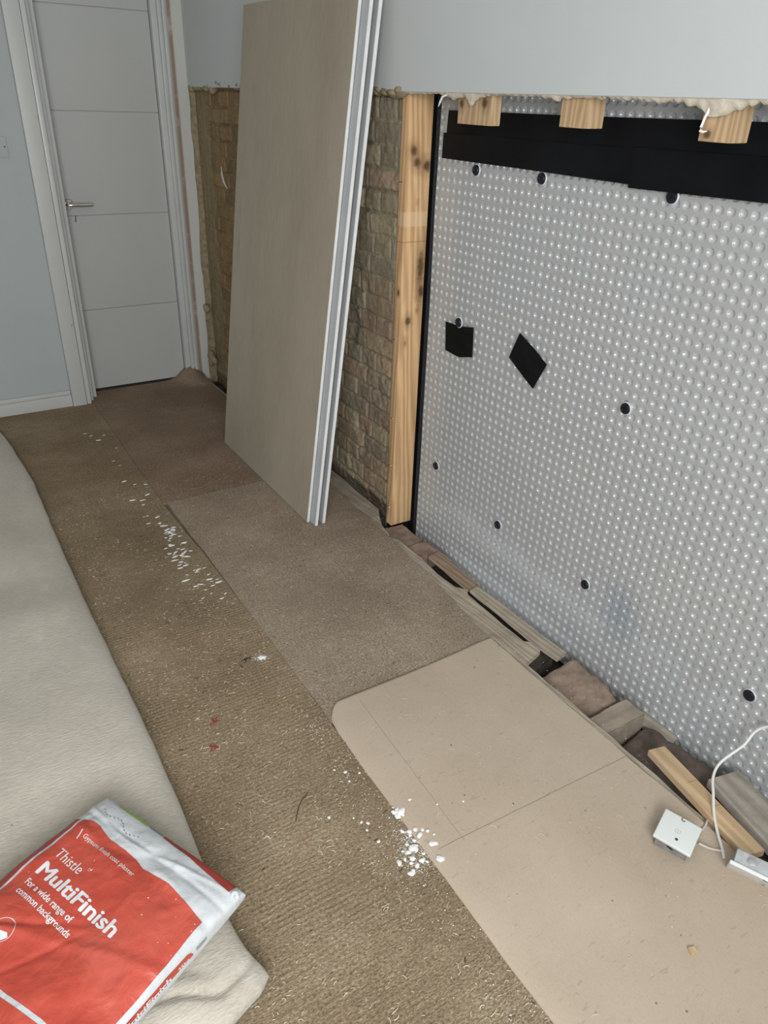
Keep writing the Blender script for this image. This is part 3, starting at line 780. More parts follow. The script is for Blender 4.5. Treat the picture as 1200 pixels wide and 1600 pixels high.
def seam_wob(Xs, Ys, edge='R', amp=.006, seed=1):
    return amp * 2 * fbm(Ys * 6, Ys * 0 + seed, 500 + seed)
sheet('felt_underlay', LX + .02, .712, BACK_Y + .02, 4.074, .0090, M['underlay_rib'], 'wide ribbed brown felt underlay strip between the carpet and the tan board', 'underlay', 60, 260,
      efun=lambda X_, Y_: (X_ + np.clip((X_ - .3) / .4, 0, 1) * (seam_wob(X_, Y_, seed=2) - .016 * np.exp(-((Y_ - 2.9) / .5) ** 2)), Y_))
def curl(X_, Y_): return .075 * np.exp(-(((X_ - 1.318) / .07) ** 2)) * np.clip((Y_ - 4.06) / .16, 0, 1) ** 1.6
sheet('felt_underlay', .7135, 1.395, 2.775, 4.252, .0088, M['underlay_dark'], 'dark brown felt underlay piece in front of the door', 'underlay', 50, 90, hfun=curl,
      efun=lambda X_, Y_: (X_ + np.clip((1.05 - X_) / .34, 0, 1) * (seam_wob(X_, Y_, seed=2) - .016 * np.exp(-((Y_ - 2.9) / .5) ** 2)) + np.clip((X_ - 1.1) / .3, 0, 1) * seam_wob(X_, Y_, seed=8, amp=.01), Y_ + .004 * fbm(X_ * 9, X_ * 0, 77) * np.clip(3.2 - Y_, 0, 1)))
sheet('felt_underlay', .7130, 1.37, 1.33, 2.772, .0092, M['underlay_grey'], 'grey brown felt underlay piece between the leaning boards and the tan board', 'underlay', 50, 110,
      efun=lambda X_, Y_: (X_ + np.clip((1.05 - X_) / .34, 0, 1) * seam_wob(X_, Y_, seed=2) + np.clip((X_ - 1.1) / .27, 0, 1) * (np.interp(Y_, [1.3, 1.487, 1.66, 1.93, 2.13, 2.3], [-.036, -.040, -.022, 0.0, .010, .012]) + seam_wob(X_, Y_, seed=9, amp=.004)), Y_))

# tan hardboard sheet with its softly rounded near-left border
def hard():
    x0, x1, y0, y1, r = .708, 1.322, BACK_Y + .03, 1.392, .030
    ex = np.concatenate([np.linspace(0, 1, 14) ** 1.6 * .06, np.linspace(.07, 1, 40) * (x1 - x0)])
    ey = np.concatenate([np.linspace(0, 1, 12) ** 1.6 * .03, np.linspace(.035, 1, 120) * (y1 - y0)])
    Xs, Ys = np.meshgrid(x0 + ex, y1 - ey, indexing='ij')
    dl = np.repeat(ex[:, None], len(ey), 1); dt = np.repeat(ey[None, :], len(ex), 0)
    prof = lambda d, w: np.sqrt(np.clip(1 - (1 - np.clip(d / w, 0, 1)) ** 2, 0, 1))
    Zs = .0008 + .0095 * prof(dl, .055) * prof(dt, .012) + .0012 * fbm(Xs * 4, Ys * 4, 610)
    # rounded corner and a gently wandering border
    cl = np.clip(1 - dl / .06, 0, 1) ; ct = np.clip(1 - dt / .06, 0, 1)
    Ys = Ys - .030 * cl ** 2 * np.clip(1 - dt / .3, 0, 1) - .008 * cl * 0
    Xs = Xs + cl * (.008 * 2 * fbm(Ys * 3, Ys * 0, 620) + .022 * ct ** 2) + np.clip((dl - .4) / .2, 0, 1) * .006 * 2 * fbm(Ys * 9, Ys * 0, 630)
    Ys = Ys + ct * (.004 * 2 * fbm(Xs * 8, Xs * 0, 640) + .008 * np.clip((Xs - 1.1) / .2, 0, 1))
    top = np.stack([Xs.ravel(), Ys.ravel(), Zs.ravel()], 1); bot = top.copy(); bot[:, 2] = .0004
    F = grid_faces(len(ex), len(ey), True); n_ = len(top); lp_ = loop_idx(len(ex), len(ey))
    fs = [tuple(r_) for r_ in F.tolist()] + [tuple(q_ + n_ for q_ in r_[::-1]) for r_ in F.tolist()]
    fs += [(a1, b1, b1 + n_, a1 + n_) for a1, b1 in zip(lp_, lp_[1:] + lp_[:1])]
    o_ = mk0('hardboard_sheet', np.concatenate([top, bot]), fs, M['hardboard'], smooth=True, angle=60)
    tag(o_, 'smooth tan hardboard sheet lying on the floor in the lower right', 'hardboard')
hard()

# ------------------------------------------------------------------ bits and pieces in the floor gap
def wobbly(poly, amp, n=14, seed=0):
    rr = random.Random(seed); out = []
    for (p, q_) in zip(poly, poly[1:] + poly[:1]):
        L = math.hypot(q_[0] - p[0], q_[1] - p[1]); k = max(1, int(L / .05))
        for i in range(k):
            t_ = i / k; out.append((p[0] + (q_[0] - p[0]) * t_ + (rr.uniform(-amp, amp) if i else 0), p[1] + (q_[1] - p[1]) * t_ + (rr.uniform(-amp, amp) if i else 0)))
    return out
def slab_thing(name, poly, z0, z1, mat, lab, cat, amp=.002, jit=.0, bev=.0, seed=0, smooth=False, zero=True):
    g_ = Geo().prism(wobbly(poly, amp, seed=seed), z0, z1, bev, jit)
    o_ = mk0(name, g_.v, g_.f, mat, smooth=smooth, angle=40) if zero else g_.make(name, mat, smooth=smooth)
    return tag(o_, lab, cat)
slab_thing('floorboard', [(1.321, 1.415), (1.345, 1.41), (1.347, .80), (1.343, .3), (1.345, -1.6), (1.30, -1.6), (1.30, .5), (1.312, 1.0)], -.024, -.001, M['floorboard'], 'worn floorboard edge along the right side of the tan board', 'floorboard', .0022, seed=1)
slab_thing('floorboard', [(1.388, 2.095), (1.372, 2.05), (1.362, 1.93), (1.343, 1.66), (1.329, 1.49), (1.334, 1.418), (1.336, 1.265), (1.364, 1.262), (1.437, 1.285), (1.437, 1.33), (1.420, 1.345), (1.419, 1.50), (1.420, 1.64), (1.436, 1.665), (1.409, 1.70), (1.402, 1.80), (1.411, 1.91), (1.408, 2.07)], -.030, -.0095, M['floorboard'], 'dusty grey floorboard strip beside the underlay with a black gap next to it', 'floorboard', .003, seed=2)
slab_thing('floorboard', [(1.345, 2.11), (1.395, 2.12), (1.41, 2.20), (1.468, 2.32), (1.472, 2.7), (1.472, 3.6), (1.41, 3.66), (1.41, 4.25), (1.34, 4.25), (1.34, 2.6)], -.03, -.008, M['floorboard'], 'floorboard edge showing at the foot of the brickwork', 'floorboard', .003, seed=3)
slab_thing('loose_brick', [(1.424, 2.235), (1.53, 2.225), (1.53, 2.072), (1.462, 2.062), (1.415, 2.11)], -.13, -.050, M['brown_brick'], 'flat brown brick below the foot of the tall stud', 'brick', .002, .0016, .004, 4, True)
slab_thing('loose_brick', [(1.43, 2.058), (1.53, 2.064), (1.54, 1.985), (1.48, 1.968), (1.43, 1.985)], -.12, -.046, M['red_brick'], 'pinkish brick end beside the flat brown brick', 'brick', .003, .002, .004, 5, True)
slab_thing('timber_ledge', [(1.474, 1.955), (1.535, 1.965), (1.525, 1.71), (1.472, 1.70)], -.054, -.042, M['ledge'], 'short brown timber ledge against the membrane foot', 'timber', .0025, seed=6)
slab_thing('timber_ledge', [(1.474, 1.692), (1.515, 1.698), (1.530, 1.26), (1.484, 1.25), (1.474, 1.37)], -.052, -.040, M['floorboard'], 'long thin grey timber ledge against the membrane foot', 'timber', .0025, seed=7)
# a joist end with its dark face, seen in the gap
slab_thing('joist_end', [(1.33, 1.30), (1.52, 1.345), (1.52, 1.30), (1.33, 1.245)], -.17, -.075, M['dark_brick'], 'dark sooty joist end across the floor gap', 'joist', .003, .0015, .003, 8, True)
def rounded_block(name, c, dims, rz, mat, lab, cat, seed, pw=3.2, amp=.006, tilt=0.0):
    n_ = 40; g_ = Geo()
    bm = bmesh.new(); bmesh.ops.create_cube(bm, size=2); bmesh.ops.subdivide_edges(bm, edges=bm.edges[:], cuts=24, use_grid_fill=True)
    mt_ = Matrix.Translation(c) @ Matrix.Rotation(rz, 4, 'Z') @ Matrix.Rotation(tilt, 4, 'Y')
    for v_ in bm.verts:
        k = (abs(v_.co.x) ** pw + abs(v_.co.y) ** pw + abs(v_.co.z) ** pw) ** (1 / pw); v_.co /= k
        p = Vector((v_.co.x * dims[0], v_.co.y * dims[1], v_.co.z * dims[2])); nrm_ = v_.co.normalized()
        d_ = float(fbm(np.array([p.x * 22 + p.z * 9 + seed]), np.array([p.y * 22 + p.z * 13]), seed)[0]) * amp * 2 + float(fbm(np.array([p.x * 70 + p.z * 31]), np.array([p.y * 70 - p.z * 23]), seed + 9)[0]) * amp * .5
        v_.co = mt_ @ (p + nrm_ * d_)
    bm.verts.index_update(); g_.add([v_.co[:] for v_ in bm.verts], [[v_.index for v_ in f_.verts] for f_ in bm.faces]); bm.free()
    return tag(g_.make(name, mat, smooth=True, angle=60), lab, cat)
rounded_block('brick_pier', (1.452, 1.130, -.138), (.105, .106, .085), R(-6), M['brown_brick'], 'large rough brown brick block in the floor gap', 'brick', 3, 9.0, .010, R(-20))
slab_thing('joist_end', [(1.335, 1.005), (1.53, 1.010), (1.53, .935), (1.335, .935)], -.16, -.032, M['joist'], 'pale grey joist end crossing the floor gap between two brick blocks', 'joist', .0025, .0012, .003, 9, True)
slab_thing('timber_ledge', [(1.54, .945), (1.588, .985), (1.588, .855), (1.553, .845)], -.10, -.084, M['old_plank'], 'narrow splintered timber ledge behind the pale batten', 'timber', .005, .001, 0, 10)
rounded_block('brick_pier', (1.47, .80, -.155), (.10, .125, .075), R(4), M['sooty'], 'dark brick block in the floor gap under the pale batten', 'brick', 5, 9.0, .010, R(-12))
rounded_block('brick_pier', (1.44, .50, -.150), (.09, .13, .075), R(0), M['dark_brick'], 'dark brick block in the floor gap under the old plank', 'brick', 6, 6.0, .008)

# pale batten and old plank
def bar(name, a_, b_, width, th, mat, lab, cat, bev=.0015, roll=0.0, extra=None):
    a_, b_ = Vector(a_), Vector(b_); d = (b_ - a_); L = d.length; yv = d.normalized(); xv = yv.cross(Vector((0, 0, 1))).normalized(); zv = xv.cross(yv)
    mt_ = Matrix((xv, yv, zv)).transposed().to_4x4() @ Matrix.Rotation(roll, 4, 'Y')
    g_ = Geo().box(-width / 2, width / 2, 0, L, -th, 0, bev)
    o_ = mk0(name, g_.v, g_.f, mat, smooth=True)
    o_.matrix_world = Matrix.Translation(a_) @ mt_
    return tag(o_, lab, cat), mt_
o, mt = bar('batten_offcut', (1.421, .812, .002), (1.336, .466, .034), .052, .019, M['offcut'], 'pale pine batten offcut lying slanted across the floor gap', 'batten')
def mark(g_, name, m_):
    k2 = mk0(name, g_.v, g_.f, m_); k2.parent = o; k2.location = (0, 0, 0)
for (y_, x0_, x1_) in ((.13, -.026, .004), (.215, -.026, .0)): mark(Geo().box(x0_, x1_, y_, y_ + .0012, -.0012, .0003), 'saw_cut', M['ledge'])
for (y_, x_) in ((.285, -.008), (.292, .002), (.300, .008), (.276, -.012)): mark(Geo().box(x_ - .006, x_ + .006, y_, y_ + .0022, -.002, .0010, .0006, 1), 'raised_splinter', M['offcut'])
bar('old_plank', (1.515, .668, -.012), (1.418, .25, -.008), .098, .028, M['old_plank'], 'old grey plank with a splintered end at the right edge of the floor', 'plank', .003)

# ------------------------------------------------------------------ sockets
def socket(loc, rot, lab, HL=.043):
    t_ = thing('socket_outlet', lab, 'socket outlet', loc, 'loose electrical sockets on the floor')
    t_.rotation_euler = rot
    def add(g_, name, mat, smooth=True, par=None):
        o_ = mk0(name, g_.v, g_.f, mat, smooth=smooth); o_.parent = par or t_; o_.location = (0, 0, 0); return o_
    BL_ = HL - .007
    pl = add(Geo().box(-HL, HL, -.043, .043, .0295, .0385, .0026, 3), 'face_plate', M['plastic'])
    # steel back box: four walls and a bottom
    g_ = Geo()
    g_.box(-BL_, BL_, -.036, -.0348, 0, .030); g_.box(-BL_, BL_, .0348, .036, 0, .030)
    g_.box(-BL_, -BL_ + .0012, -.036, .036, 0, .030); g_.box(BL_ - .0012, BL_, -.036, .036, 0, .030); g_.box(-BL_, BL_, -.036, .036, 0, .0012)
    bx_ = add(g_, 'back_box', M['galv'], False)
    for sy_ in (-1, 1):
        for sx_ in (-BL_ * .5, BL_ * .5):
            add(Geo().lathe([(0, 0), (.0085, 0), (.0085, .0006), (.007, .0009), (0, .0009)], 18, Matrix.Translation((sx_, sy_ * .036, .013)) @ Matrix.Rotation(R(90 * sy_ * -1), 4, 'X')), 'knockout', M['galv'], True, bx_)
    for (x0, x1, z0, z1) in ((-.008, .002, .0165, .0195), (-.002, .006, .0145, .0175), (-.032, -.029, .023, .026)):
        add(Geo().box(x0, x1, -.0372, -.0355, z0, z1), 'slot', M['dark'], False, bx_)
    # moulded outlines and screw recesses on the plate face
    g_ = Geo()
    for (x0, x1, y0, y1) in ((-.006, .006, -.0045, -.004), (-.006, .006, .004, .0045), (-.006, -.0055, -.0045, .0045), (.0055, .006, -.0045, .0045), (-.0005, 0, -.0045, .0045)): g_.box(x0, x1, y0, y1, .0383, .0387)
    add(g_, 'moulded_mark', M['ink_grey'], False, pl)
    def hook(pts): add(Geo().tube(pts, .0011, 8), 'screw_recess', M['ink_black'], True, pl)
    hook([(.001 + .0040 * math.cos(a1), .0375 + .0040 * math.sin(a1), .0385) for a1 in np.linspace(2.2, 6.0, 12)])
    add(Geo().lathe([(0, .0), (.0036, .0), (.0036, .0004), (0, .0004)], 16, Matrix.Translation((.004, -.022, .0384))), 'screw_recess', M['ink_black'], False, pl)
    return t_
socket((1.217, .591, .0115), (R(4), R(3), math.atan2(.537 - .612, 1.197 - 1.167)), 'white single socket in a steel box standing on the tan board')
s2 = socket((1.306, .424, .061), (0, 0, 0), 'second white socket tipped on its side beside the batten, cut by the photo edge', .073)
ld = Vector((.42, -.905, 0)).normalized(); nf = Vector((-.76, -.353, -.55)).normalized(); nf = (nf - ld * nf.dot(ld)).normalized()
s2.rotation_euler = Matrix((ld, nf.cross(ld), nf)).transposed().to_euler()

# cables
def bez(pts, n=10):
    p = [Vector(q_) for q_ in pts]; out = []
    p = [p[0] * 2 - p[1]] + p + [p[-1] * 2 - p[-2]]
    for i in range(1, len(p) - 2):
        for k in range(n):
            t_ = k / n
            out.append(.5 * ((2 * p[i]) + (-p[i - 1] + p[i + 1]) * t_ + (2 * p[i - 1] - 5 * p[i] + 4 * p[i + 1] - p[i + 2]) * t_ ** 2 + (-p[i - 1] + 3 * p[i] - 3 * p[i + 1] + p[i + 2]) * t_ ** 3))
    return out + [p[-2]]
g = Geo().tube(bez([(1.565, .50, .27), (1.558, .632, .166), (1.52, .650, .105), (1.468, .664, .062), (1.425, .650, .048), (1.386, .618, .040), (1.35, .585, .026), (1.318, .548, .018), (1.296, .520, .0155), (1.279, .502, .0145)]), .0034, 12)
tag(g.make('white_cable', M['cable'], smooth=True), 'white cable looping down from the membrane onto the tan board', 'cable')
g = Geo().tube(bez([(1.262, .566, .025), (1.285, .573, .018), (1.31, .578, .0135), (1.335, .588, .010), (1.36, .60, -.01)]), .0028, 10)
g.tube(bez([(1.252, .553, .024), (1.268, .535, .017), (1.284, .522, .0135), (1.296, .512, .0135)]), .0028, 10)
tag(g.make('socket_wire', M['wire'], smooth=True), 'thin pinkish wires leading from the standing socket', 'cable')

# ------------------------------------------------------------------ folded carpet
def carpet():
    X1, Y0, Y1 = .262, .752, 3.92
    dx = np.concatenate([.13 * np.linspace(0, 1, 26) ** 2, np.linspace(.145, 2.55, 60)])
    dy = np.concatenate([.12 * np.linspace(0, 1, 20) ** 2, np.linspace(.135, Y1 - Y0 - .1, 150), Y1 - Y0 - .1 * np.linspace(1, 0, 10)[1:] ** 2])
    Dx, Dy = np.meshgrid(dx, dy, indexing='ij')
    Xs = X1 - Dx; Ys = Y0 + Dy
    T = np.interp(Ys, [.75, 1.3, 2.2, 3.9], [.078, .072, .056, .034])
    sq = lambda d, r, p: np.clip(1 - (1 - np.clip(d / r, 0, 1)) ** p, 0, 1) ** (1 / p)
    prof = sq(Dx, .085, 2.1) * sq(Dy, .075, 2.2) * sq(Y1 - Ys, .03, 2)
    und = .046 * fbm(Xs * 2.0 + 5, Ys * 1.6, 700) * np.clip(Dx / .25, 0, 1) + .020 * fbm(Xs * 5, Ys * 4, 710) * np.clip(Dx / .1, 0, 1)
    und = und - .022 * np.exp(-(((Xs + .05) / .13) ** 2 + ((Ys - 2.42) / .16) ** 2)) + .012 * np.exp(-(((Xs - .12) / .16) ** 2 + ((Ys - 2.15) / .12) ** 2))
    und = und - .02 * np.exp(-(((Xs - .04) / .28) ** 2 + ((Ys - .92) / .22) ** 2))
    und = und - .013 * np.exp(-(((Ys - .797 + (X1 - Xs) * -.10 + .006 * np.sin(Xs * 40)) / .009) ** 2)) * np.clip((Xs - .06) / .05, 0, 1) - .008 * np.exp(-(((Ys - .80 - (X1 - Xs) * .55) / .010) ** 2)) * np.clip((.20 - Xs) / .05, 0, 1) * np.clip((Xs - .02) / .05, 0, 1)
    top = T * (.42 + .58 * prof) + und * prof
    # tuck at the near end: the corner is pulled out to a point
    cor = np.exp(-(Dx / .05) ** 2 - (Dy / .06) ** 2)
    edge_w = .010 * 2 * fbm(Ys * 3, Ys * 0, 720) * np.clip(1 - Dx / .2, 0, 1) - np.clip((Ys - 3.0) / .9, 0, 1) ** 2 * .05
    Xs2 = Xs + edge_w + .016 * cor
    end_w = np.interp(Xs, [-2.5, .06, .12, .18, .24, .262], [.0, .028, .012, -.012, .004, .022]) + .012 * np.sin(Xs * 30) * np.clip(1 - Dx / .5, 0, 1) * .5
    Ys2 = Ys + end_w * np.clip(1 - Dy / .25, 0, 1)
    bot = T * .42 - T * .40 * np.clip(prof * 1.4, 0, 1) ** .7
    bot = np.clip(bot, .0008, None)
    A = np.stack([Xs2.ravel(), Ys2.ravel(), np.maximum(top, bot + .0005).ravel()], 1); B = np.stack([Xs2.ravel(), Ys2.ravel(), bot.ravel()], 1)
    F = grid_faces(len(dx), len(dy)); n_ = len(A); lp_ = loop_idx(len(dx), len(dy))
    fs = [tuple(r_) for r_ in F[:, ::-1].tolist()] + [tuple(q_ + n_ for q_ in r_) for r_ in F.tolist()]
    fs += [(a1, b1, b1 + n_, a1 + n_) for a1, b1 in zip(lp_, lp_[1:] + lp_[:1])]
    o_ = mk0('folded_carpet', np.concatenate([A, B]), fs, M['felt'], smooth=True, angle=80)
    tag(o_, 'beige folded back carpet with its felt side up along the left', 'carpet')
carpet()

# ------------------------------------------------------------------ plaster bag
BP0 = np.array([.085, 1.25]); BW = np.array([.427, -.905]); BW /= np.linalg.norm(BW); BL = np.array([-BW[1], BW[0]]) * -1
BL = np.array([-.9043, -.4267])
W2, L2, TH, ZB = .204, .338, .098, .070
def arc_table(a_, b_, n_):
    t_ = np.linspace(0, math.pi / 2, 1200)
    x_ = a_ * np.sin(t_) ** (2 / n_); z_ = b_ * np.cos(t_) ** (2 / n_)
    s_ = np.concatenate([[0], np.cumsum(np.hypot(np.diff(x_), np.diff(z_)))])
    return s_, x_, z_ / b_
TW = arc_table(W2, TH / 2, 3.6); TL = arc_table(L2, TH / 2, 2.9)
WC, LC = .200, .303     # arc position of the centre
def S(w, l, off=0.0):
    u = np.abs(w - WC); v_ = np.abs(l - LC)
    X_ = np.interp(u, TW[0], TW[1]) * np.sign(w - WC); HW = np.interp(u, TW[0], TW[2])
    Y_ = np.interp(v_, TL[0], TL[1]) * np.sign(l - LC); HL = np.interp(v_, TL[0], TL[2])
    h = HW * HL
    wr_ = .013 * fbm(w * 7 + 3, l * 5, 800) + .011 * fbm(w * 16 + l * 9, l * 13 - w * 6, 810)
    wr_ = wr_ - .0035 * np.exp(-((w * .55 + l * .84 - .285) / .006) ** 2) * np.clip((.26 - w) / .1, 0, 1) - .003 * np.exp(-((w * .9 + l * .43 - .30) / .006) ** 2) * np.clip((l - .16) / .1, 0, 1) + .003 * np.exp(-((w * .35 + l * .94 - .30) / .01) ** 2) + .004 * np.sin((w * 34 + l * 16)) * np.exp(-((l - .27) / .12) ** 2)
    wr_ = wr_ + .006 * np.exp(-((l - .052 - .01 * np.sin(w * 20)) / .012) ** 2) * np.sin(w * 26 + .6) - .004 * np.exp(-((l - .02) / .006) ** 2) + .004 * np.exp(-((l - .005 - .02 * np.sin(w * 11)) / .005) ** 2)
    z_ = ZB + TH / 2 + (TH / 2) * h + wr_ * np.clip(h * 1.3, 0, 1) + off * np.clip(h + .25, .25, 1)
    k = 1 + off / W2 * (1 - HW)
    cx = X_ * k + WC; cy_ = Y_ * (1 + off / L2 * (1 - HL)) + LC
    # slumps gently over the carpet fold on the far right
    return np.stack([BP0[0] + BW[0] * cx + BL[0] * cy_, BP0[1] + BW[1] * cx + BL[1] * cy_, z_], -1)
AW, AL = TW[0][-1], TL[0][-1]
bag = thing('plaster_bag', 'red and white paper sack of finishing plaster lying on the carpet', 'plaster bag', (-.07, .95, ZB))
wv = np.concatenate([WC - AW + (AW - .15) * (1 - np.cos(np.linspace(0, math.pi / 2, 40)))[:-1] if False else np.linspace(WC - AW, WC + AW, 150)])
lv = np.linspace(LC - AL, LC + AL, 220)
Wg, Lg = np.meshgrid(wv, lv, indexing='ij')
A = S(Wg, Lg).reshape(-1, 3); B = A.copy()
hz = A[:, 2] - (ZB + TH / 2); B[:, 2] = ZB + TH / 2 - np.clip(hz, 0, None) ** .9 * (.05 ** .1) * .95
F = grid_faces(len(wv), len(lv)); n_ = len(A); lp_ = loop_idx(len(wv), len(lv))
ff = np.concatenate([F, F[:, ::-1] + n_])
body = mk('sack', np.concatenate([A, B]), ff, M['sack'], bag, smooth=True, angle=180)
bm = bmesh.new(); bm.from_mesh(body.data); bmesh.ops.remove_doubles(bm, verts=bm.verts, dist=1e-5); bmesh.ops.recalc_face_normals(bm, faces=bm.faces); bm.to_mesh(body.data); bm.free()
body['label'] = 'white paper sack body'

def drape_bm(bm, name, mat, off, step=.004, label=None):
    """cut a flat (w, l) mesh into a fine lattice and lay it on the sack"""
    bmesh.ops.triangulate(bm, faces=bm.faces[:])
    xs_ = [v_.co.x for v_ in bm.verts]; ls_ = [v_.co.y for v_ in bm.verts]
    for ax, lo, hi in ((0, min(xs_), max(xs_)), (1, min(ls_), max(ls_))):
        k = math.ceil(lo / step)
        while k * step < hi:
            co = [0, 0, 0]; no = [0, 0, 0]; co[ax] = k * step; no[ax] = 1
            bmesh.ops.bisect_plane(bm, geom=bm.verts[:] + bm.edges[:] + bm.faces[:], plane_co=co, plane_no=no, dist=1e-6); k += 1
    w_ = np.array([v_.co.x for v_ in bm.verts]); l_ = np.array([v_.co.y for v_ in bm.verts])
    P_ = S(w_, l_, off)
    bm.verts.index_update()
    fs = [[v_.index for v_ in f_.verts] for f_ in bm.faces]; bm.free()
    me_o = mk(name, P_, fs, mat, bag, smooth=True, angle=180)
    if label: me_o['label'] = label
    return me_o
def drape_poly(polys, name, mat, off=.0006, step=.004, label=None):
    bm = bmesh.new()
    for poly in polys:
        bm.faces.new([bm.verts.new((p[0], p[1], 0)) for p in poly])
    return drape_bm(bm, name, mat, off, step, label)
def text_bm(body_, size, origin, xdir, ydir, bold=0.0, spacing=1.0, width=None):
    cu = bpy.data.curves.new('lettering', 'FONT'); cu.body = body_; cu.size = size; cu.offset = bold; cu.space_character = spacing; cu.resolution_u = 4
    ob = bpy.data.objects.new('lettering', cu); COL.objects.link(ob)
    dg = bpy.context.evaluated_depsgraph_get(); dg.update()
    me = bpy.data.meshes.new_from_object(ob.evaluated_get(dg))
    bm = bmesh.new(); bm.from_mesh(me)
    x_ = [v_.co.x for v_ in bm.verts]; sxx = 1.0
    if width: sxx = width / (max(x_) - min(x_))
    for v_ in bm.verts:
        a1, b1 = (v_.co.x - min(x_)) * sxx, v_.co.y
        v_.co = Vector((origin[0] + xdir[0] * a1 + ydir[0] * b1, origin[1] + xdir[1] * a1 + ydir[1] * b1, 0))
    bpy.data.objects.remove(ob); bpy.data.curves.remove(cu); bpy.data.meshes.remove(me)
    return bm
def rect(w0, w1, l0, l1): return [(w0, l0), (w1, l0), (w1, l1), (w0, l1)]
wave_edge = [(.022, .041), (.045, .034), (.065, .034), (.085, .040), (.11, .045), (.156, .045), (.19, .047), (.217, .054), (.25, .053), (.289, .051), (.33, .056), (.388, .063)]
drape_poly([wave_edge + [(.397, .17), (.397, .335), (.30, .336), (.215, .345), (.10, .352), (.030, .352), (.030, .24)]], 'red_print_panel', M['red'], .0006, label='red printed front panel')
drape_poly([[(.030, .360), (.10, .360), (.215, .353), (.30, .344), (.397, .343), (.397, .56), (.030, .56)]], 'red_print_panel', M['red'], .0006, label='red printed lower panel')
drape_poly([[(.016, .046), (.024, .24), (.024, .5), (-.03, .5), (-.03, .05)]], 'red_side_panel', M['dark_red'], .0006, label='dark red side panel of the sack')
drape_poly([[(.413, .118), (.418, .110), (.4275, .106), (.437, .112), (.440, .128), (.436, .150), (.436, .45), (.412, .45)]], 'red_side_panel', M['red'], .0006, label='red strip on the right flank')
drape_poly([[(.185, -.028), (.27, -.022), (.37, -.012), (.385, -.012), (.385, -.050), (.27, -.056), (.185, -.058)]], 'red_end_panel', M['dark_red'], .0006, label='dark red band at the folded end')
drape_poly([[(.04, -.034), (.08, -.030), (.135, -.030), (.135, -.060), (.045, -.060)]], 'green_tab', M['ink_green'], .0008, label='lime green corner of print')
drape_poly([[(.14, -.032), (.18, -.030), (.18, -.060), (.14, -.060)]], 'grey_tab', M['ink_grey'], .0008)
XD, UP = (1, 0.02), (-.02, -1)
XD2, UP2 = (.998, .055), (-.055, -.998)
txt = [('Thistle', .030, (.052, .134), .075, 0.0), ('MultiFinish', .0405, (.056, .178), .225, .0),
       ('For a wide range of', .0175, (.058, .2035), .140, .0003), ('common backgrounds', .0175, (.060, .2235), .158, .0003), ('Gypsum finish coat plaster', .0135, (.062, .075), .155, 0.0)]
for s_, size, org, wd, bold in txt:
    bm = text_bm(s_, size, org, (.999, .03), (-.03, -.999), bold, 1.0, wd)
    if s_ == 'MultiFinish':             # heavy weight: the same letters thickened sideways
        me_ = bpy.data.meshes.new('tmp'); bm.to_mesh(me_)
        for dx_, dy_ in ((.0011, 0), (-.0011, 0), (0, .0009), (0, -.0009), (.0022, 0)):
            b2 = bmesh.new(); b2.from_mesh(me_); bmesh.ops.translate(b2, vec=(dx_, dy_, 0), verts=b2.verts)
            m3 = bpy.data.meshes.new('tmp2'); b2.to_mesh(m3); b2.free(); bm.from_mesh(m3); bpy.data.meshes.remove(m3)
        bpy.data.meshes.remove(me_)
    drape_bm(bm, 'printed_lettering', M['ink_white'], .0013, .006)
drape_poly([[(.048, .064), (.0505, .064), (.0565, .084), (.054, .084)]], 'printed_rule', M['ink_white'], .0013)
def ring(cw, cl, r0, r1, n_=36):
    bm = bmesh.new()
    a1 = [bm.verts.new((cw + r0 * math.cos(2 * math.pi * k / n_), cl + r0 * math.sin(2 * math.pi * k / n_), 0)) for k in range(n_)]
    b1 = [bm.verts.new((cw + r1 * math.cos(2 * math.pi * k / n_), cl + r1 * math.sin(2 * math.pi * k / n_), 0)) for k in range(n_)]
    for k in range(n_): bm.faces.new((a1[k], a1[(k + 1) % n_], b1[(k + 1) % n_], b1[k]))
    return bm
drape_bm(ring(.112, .284, .0225, .0235), 'printed_ring', M['ink_white'], .0013)
drape_bm(ring(.060, .291, .0225, .0235), 'printed_ring', M['ink_white'], .0013)
drape_bm(ring(.1375, .1165, .0022, .0029, 20), 'printed_ring', M['ink_white'], .0013)
drape_poly([[(.096, .281), (.110, .287), (.126, .282), (.133, .287), (.126, .300), (.112, .306), (.098, .300)]], 'printed_icon', M['ink_white'], .0013)
drape_poly([[(.048, .296), (.060, .281), (.073, .296), (.068, .303), (.053, .303)]], 'printed_icon', M['ink_white'], .0013)
drape_poly([[(.06, .43), (.10, .395), (.16, .378), (.22, .375), (.28, .385), (.33, .41), (.33, .418), (.28, .393), (.22, .383), (.16, .386), (.10, .403), (.065, .436)]], 'printed_arc', M['ink_white'], .0013)
drape_bm(text_bm('25kg', .015, (.4315, .143), (0, -1), (-1, 0), .0002, 1.0, .026), 'printed_lettering', M['ink_white'], .0013)
drape_bm(text_bm('MultiFinish', .025, (.4345, .268), (0, -1), (-1, 0), .0003, 1.0, .108), 'printed_lettering', M['ink_white'], .0013)
drape_poly([rect(.4225, .4245, .16, .27)], 'printed_rule', M['ink_white'], .0013)
drape_poly([rect(.419 + .0035 * k, .4205 + .0035 * k, .072, .098) for k in range(6)], 'barcode_stripes', M['ink_grey'], .0010)
drape_poly([[(w_, l_), (w_ + .006, l_ + .001), (w_ + .006, l_ + .002), (w_, l_ + .001)] for w_, l_ in [(.03 + .009 * k, -.004 + .016 * math.sin(k * .8) * .4 + .0012 * k) for k in range(14)]], 'printed_date_code', M['ink_black'], .0010)
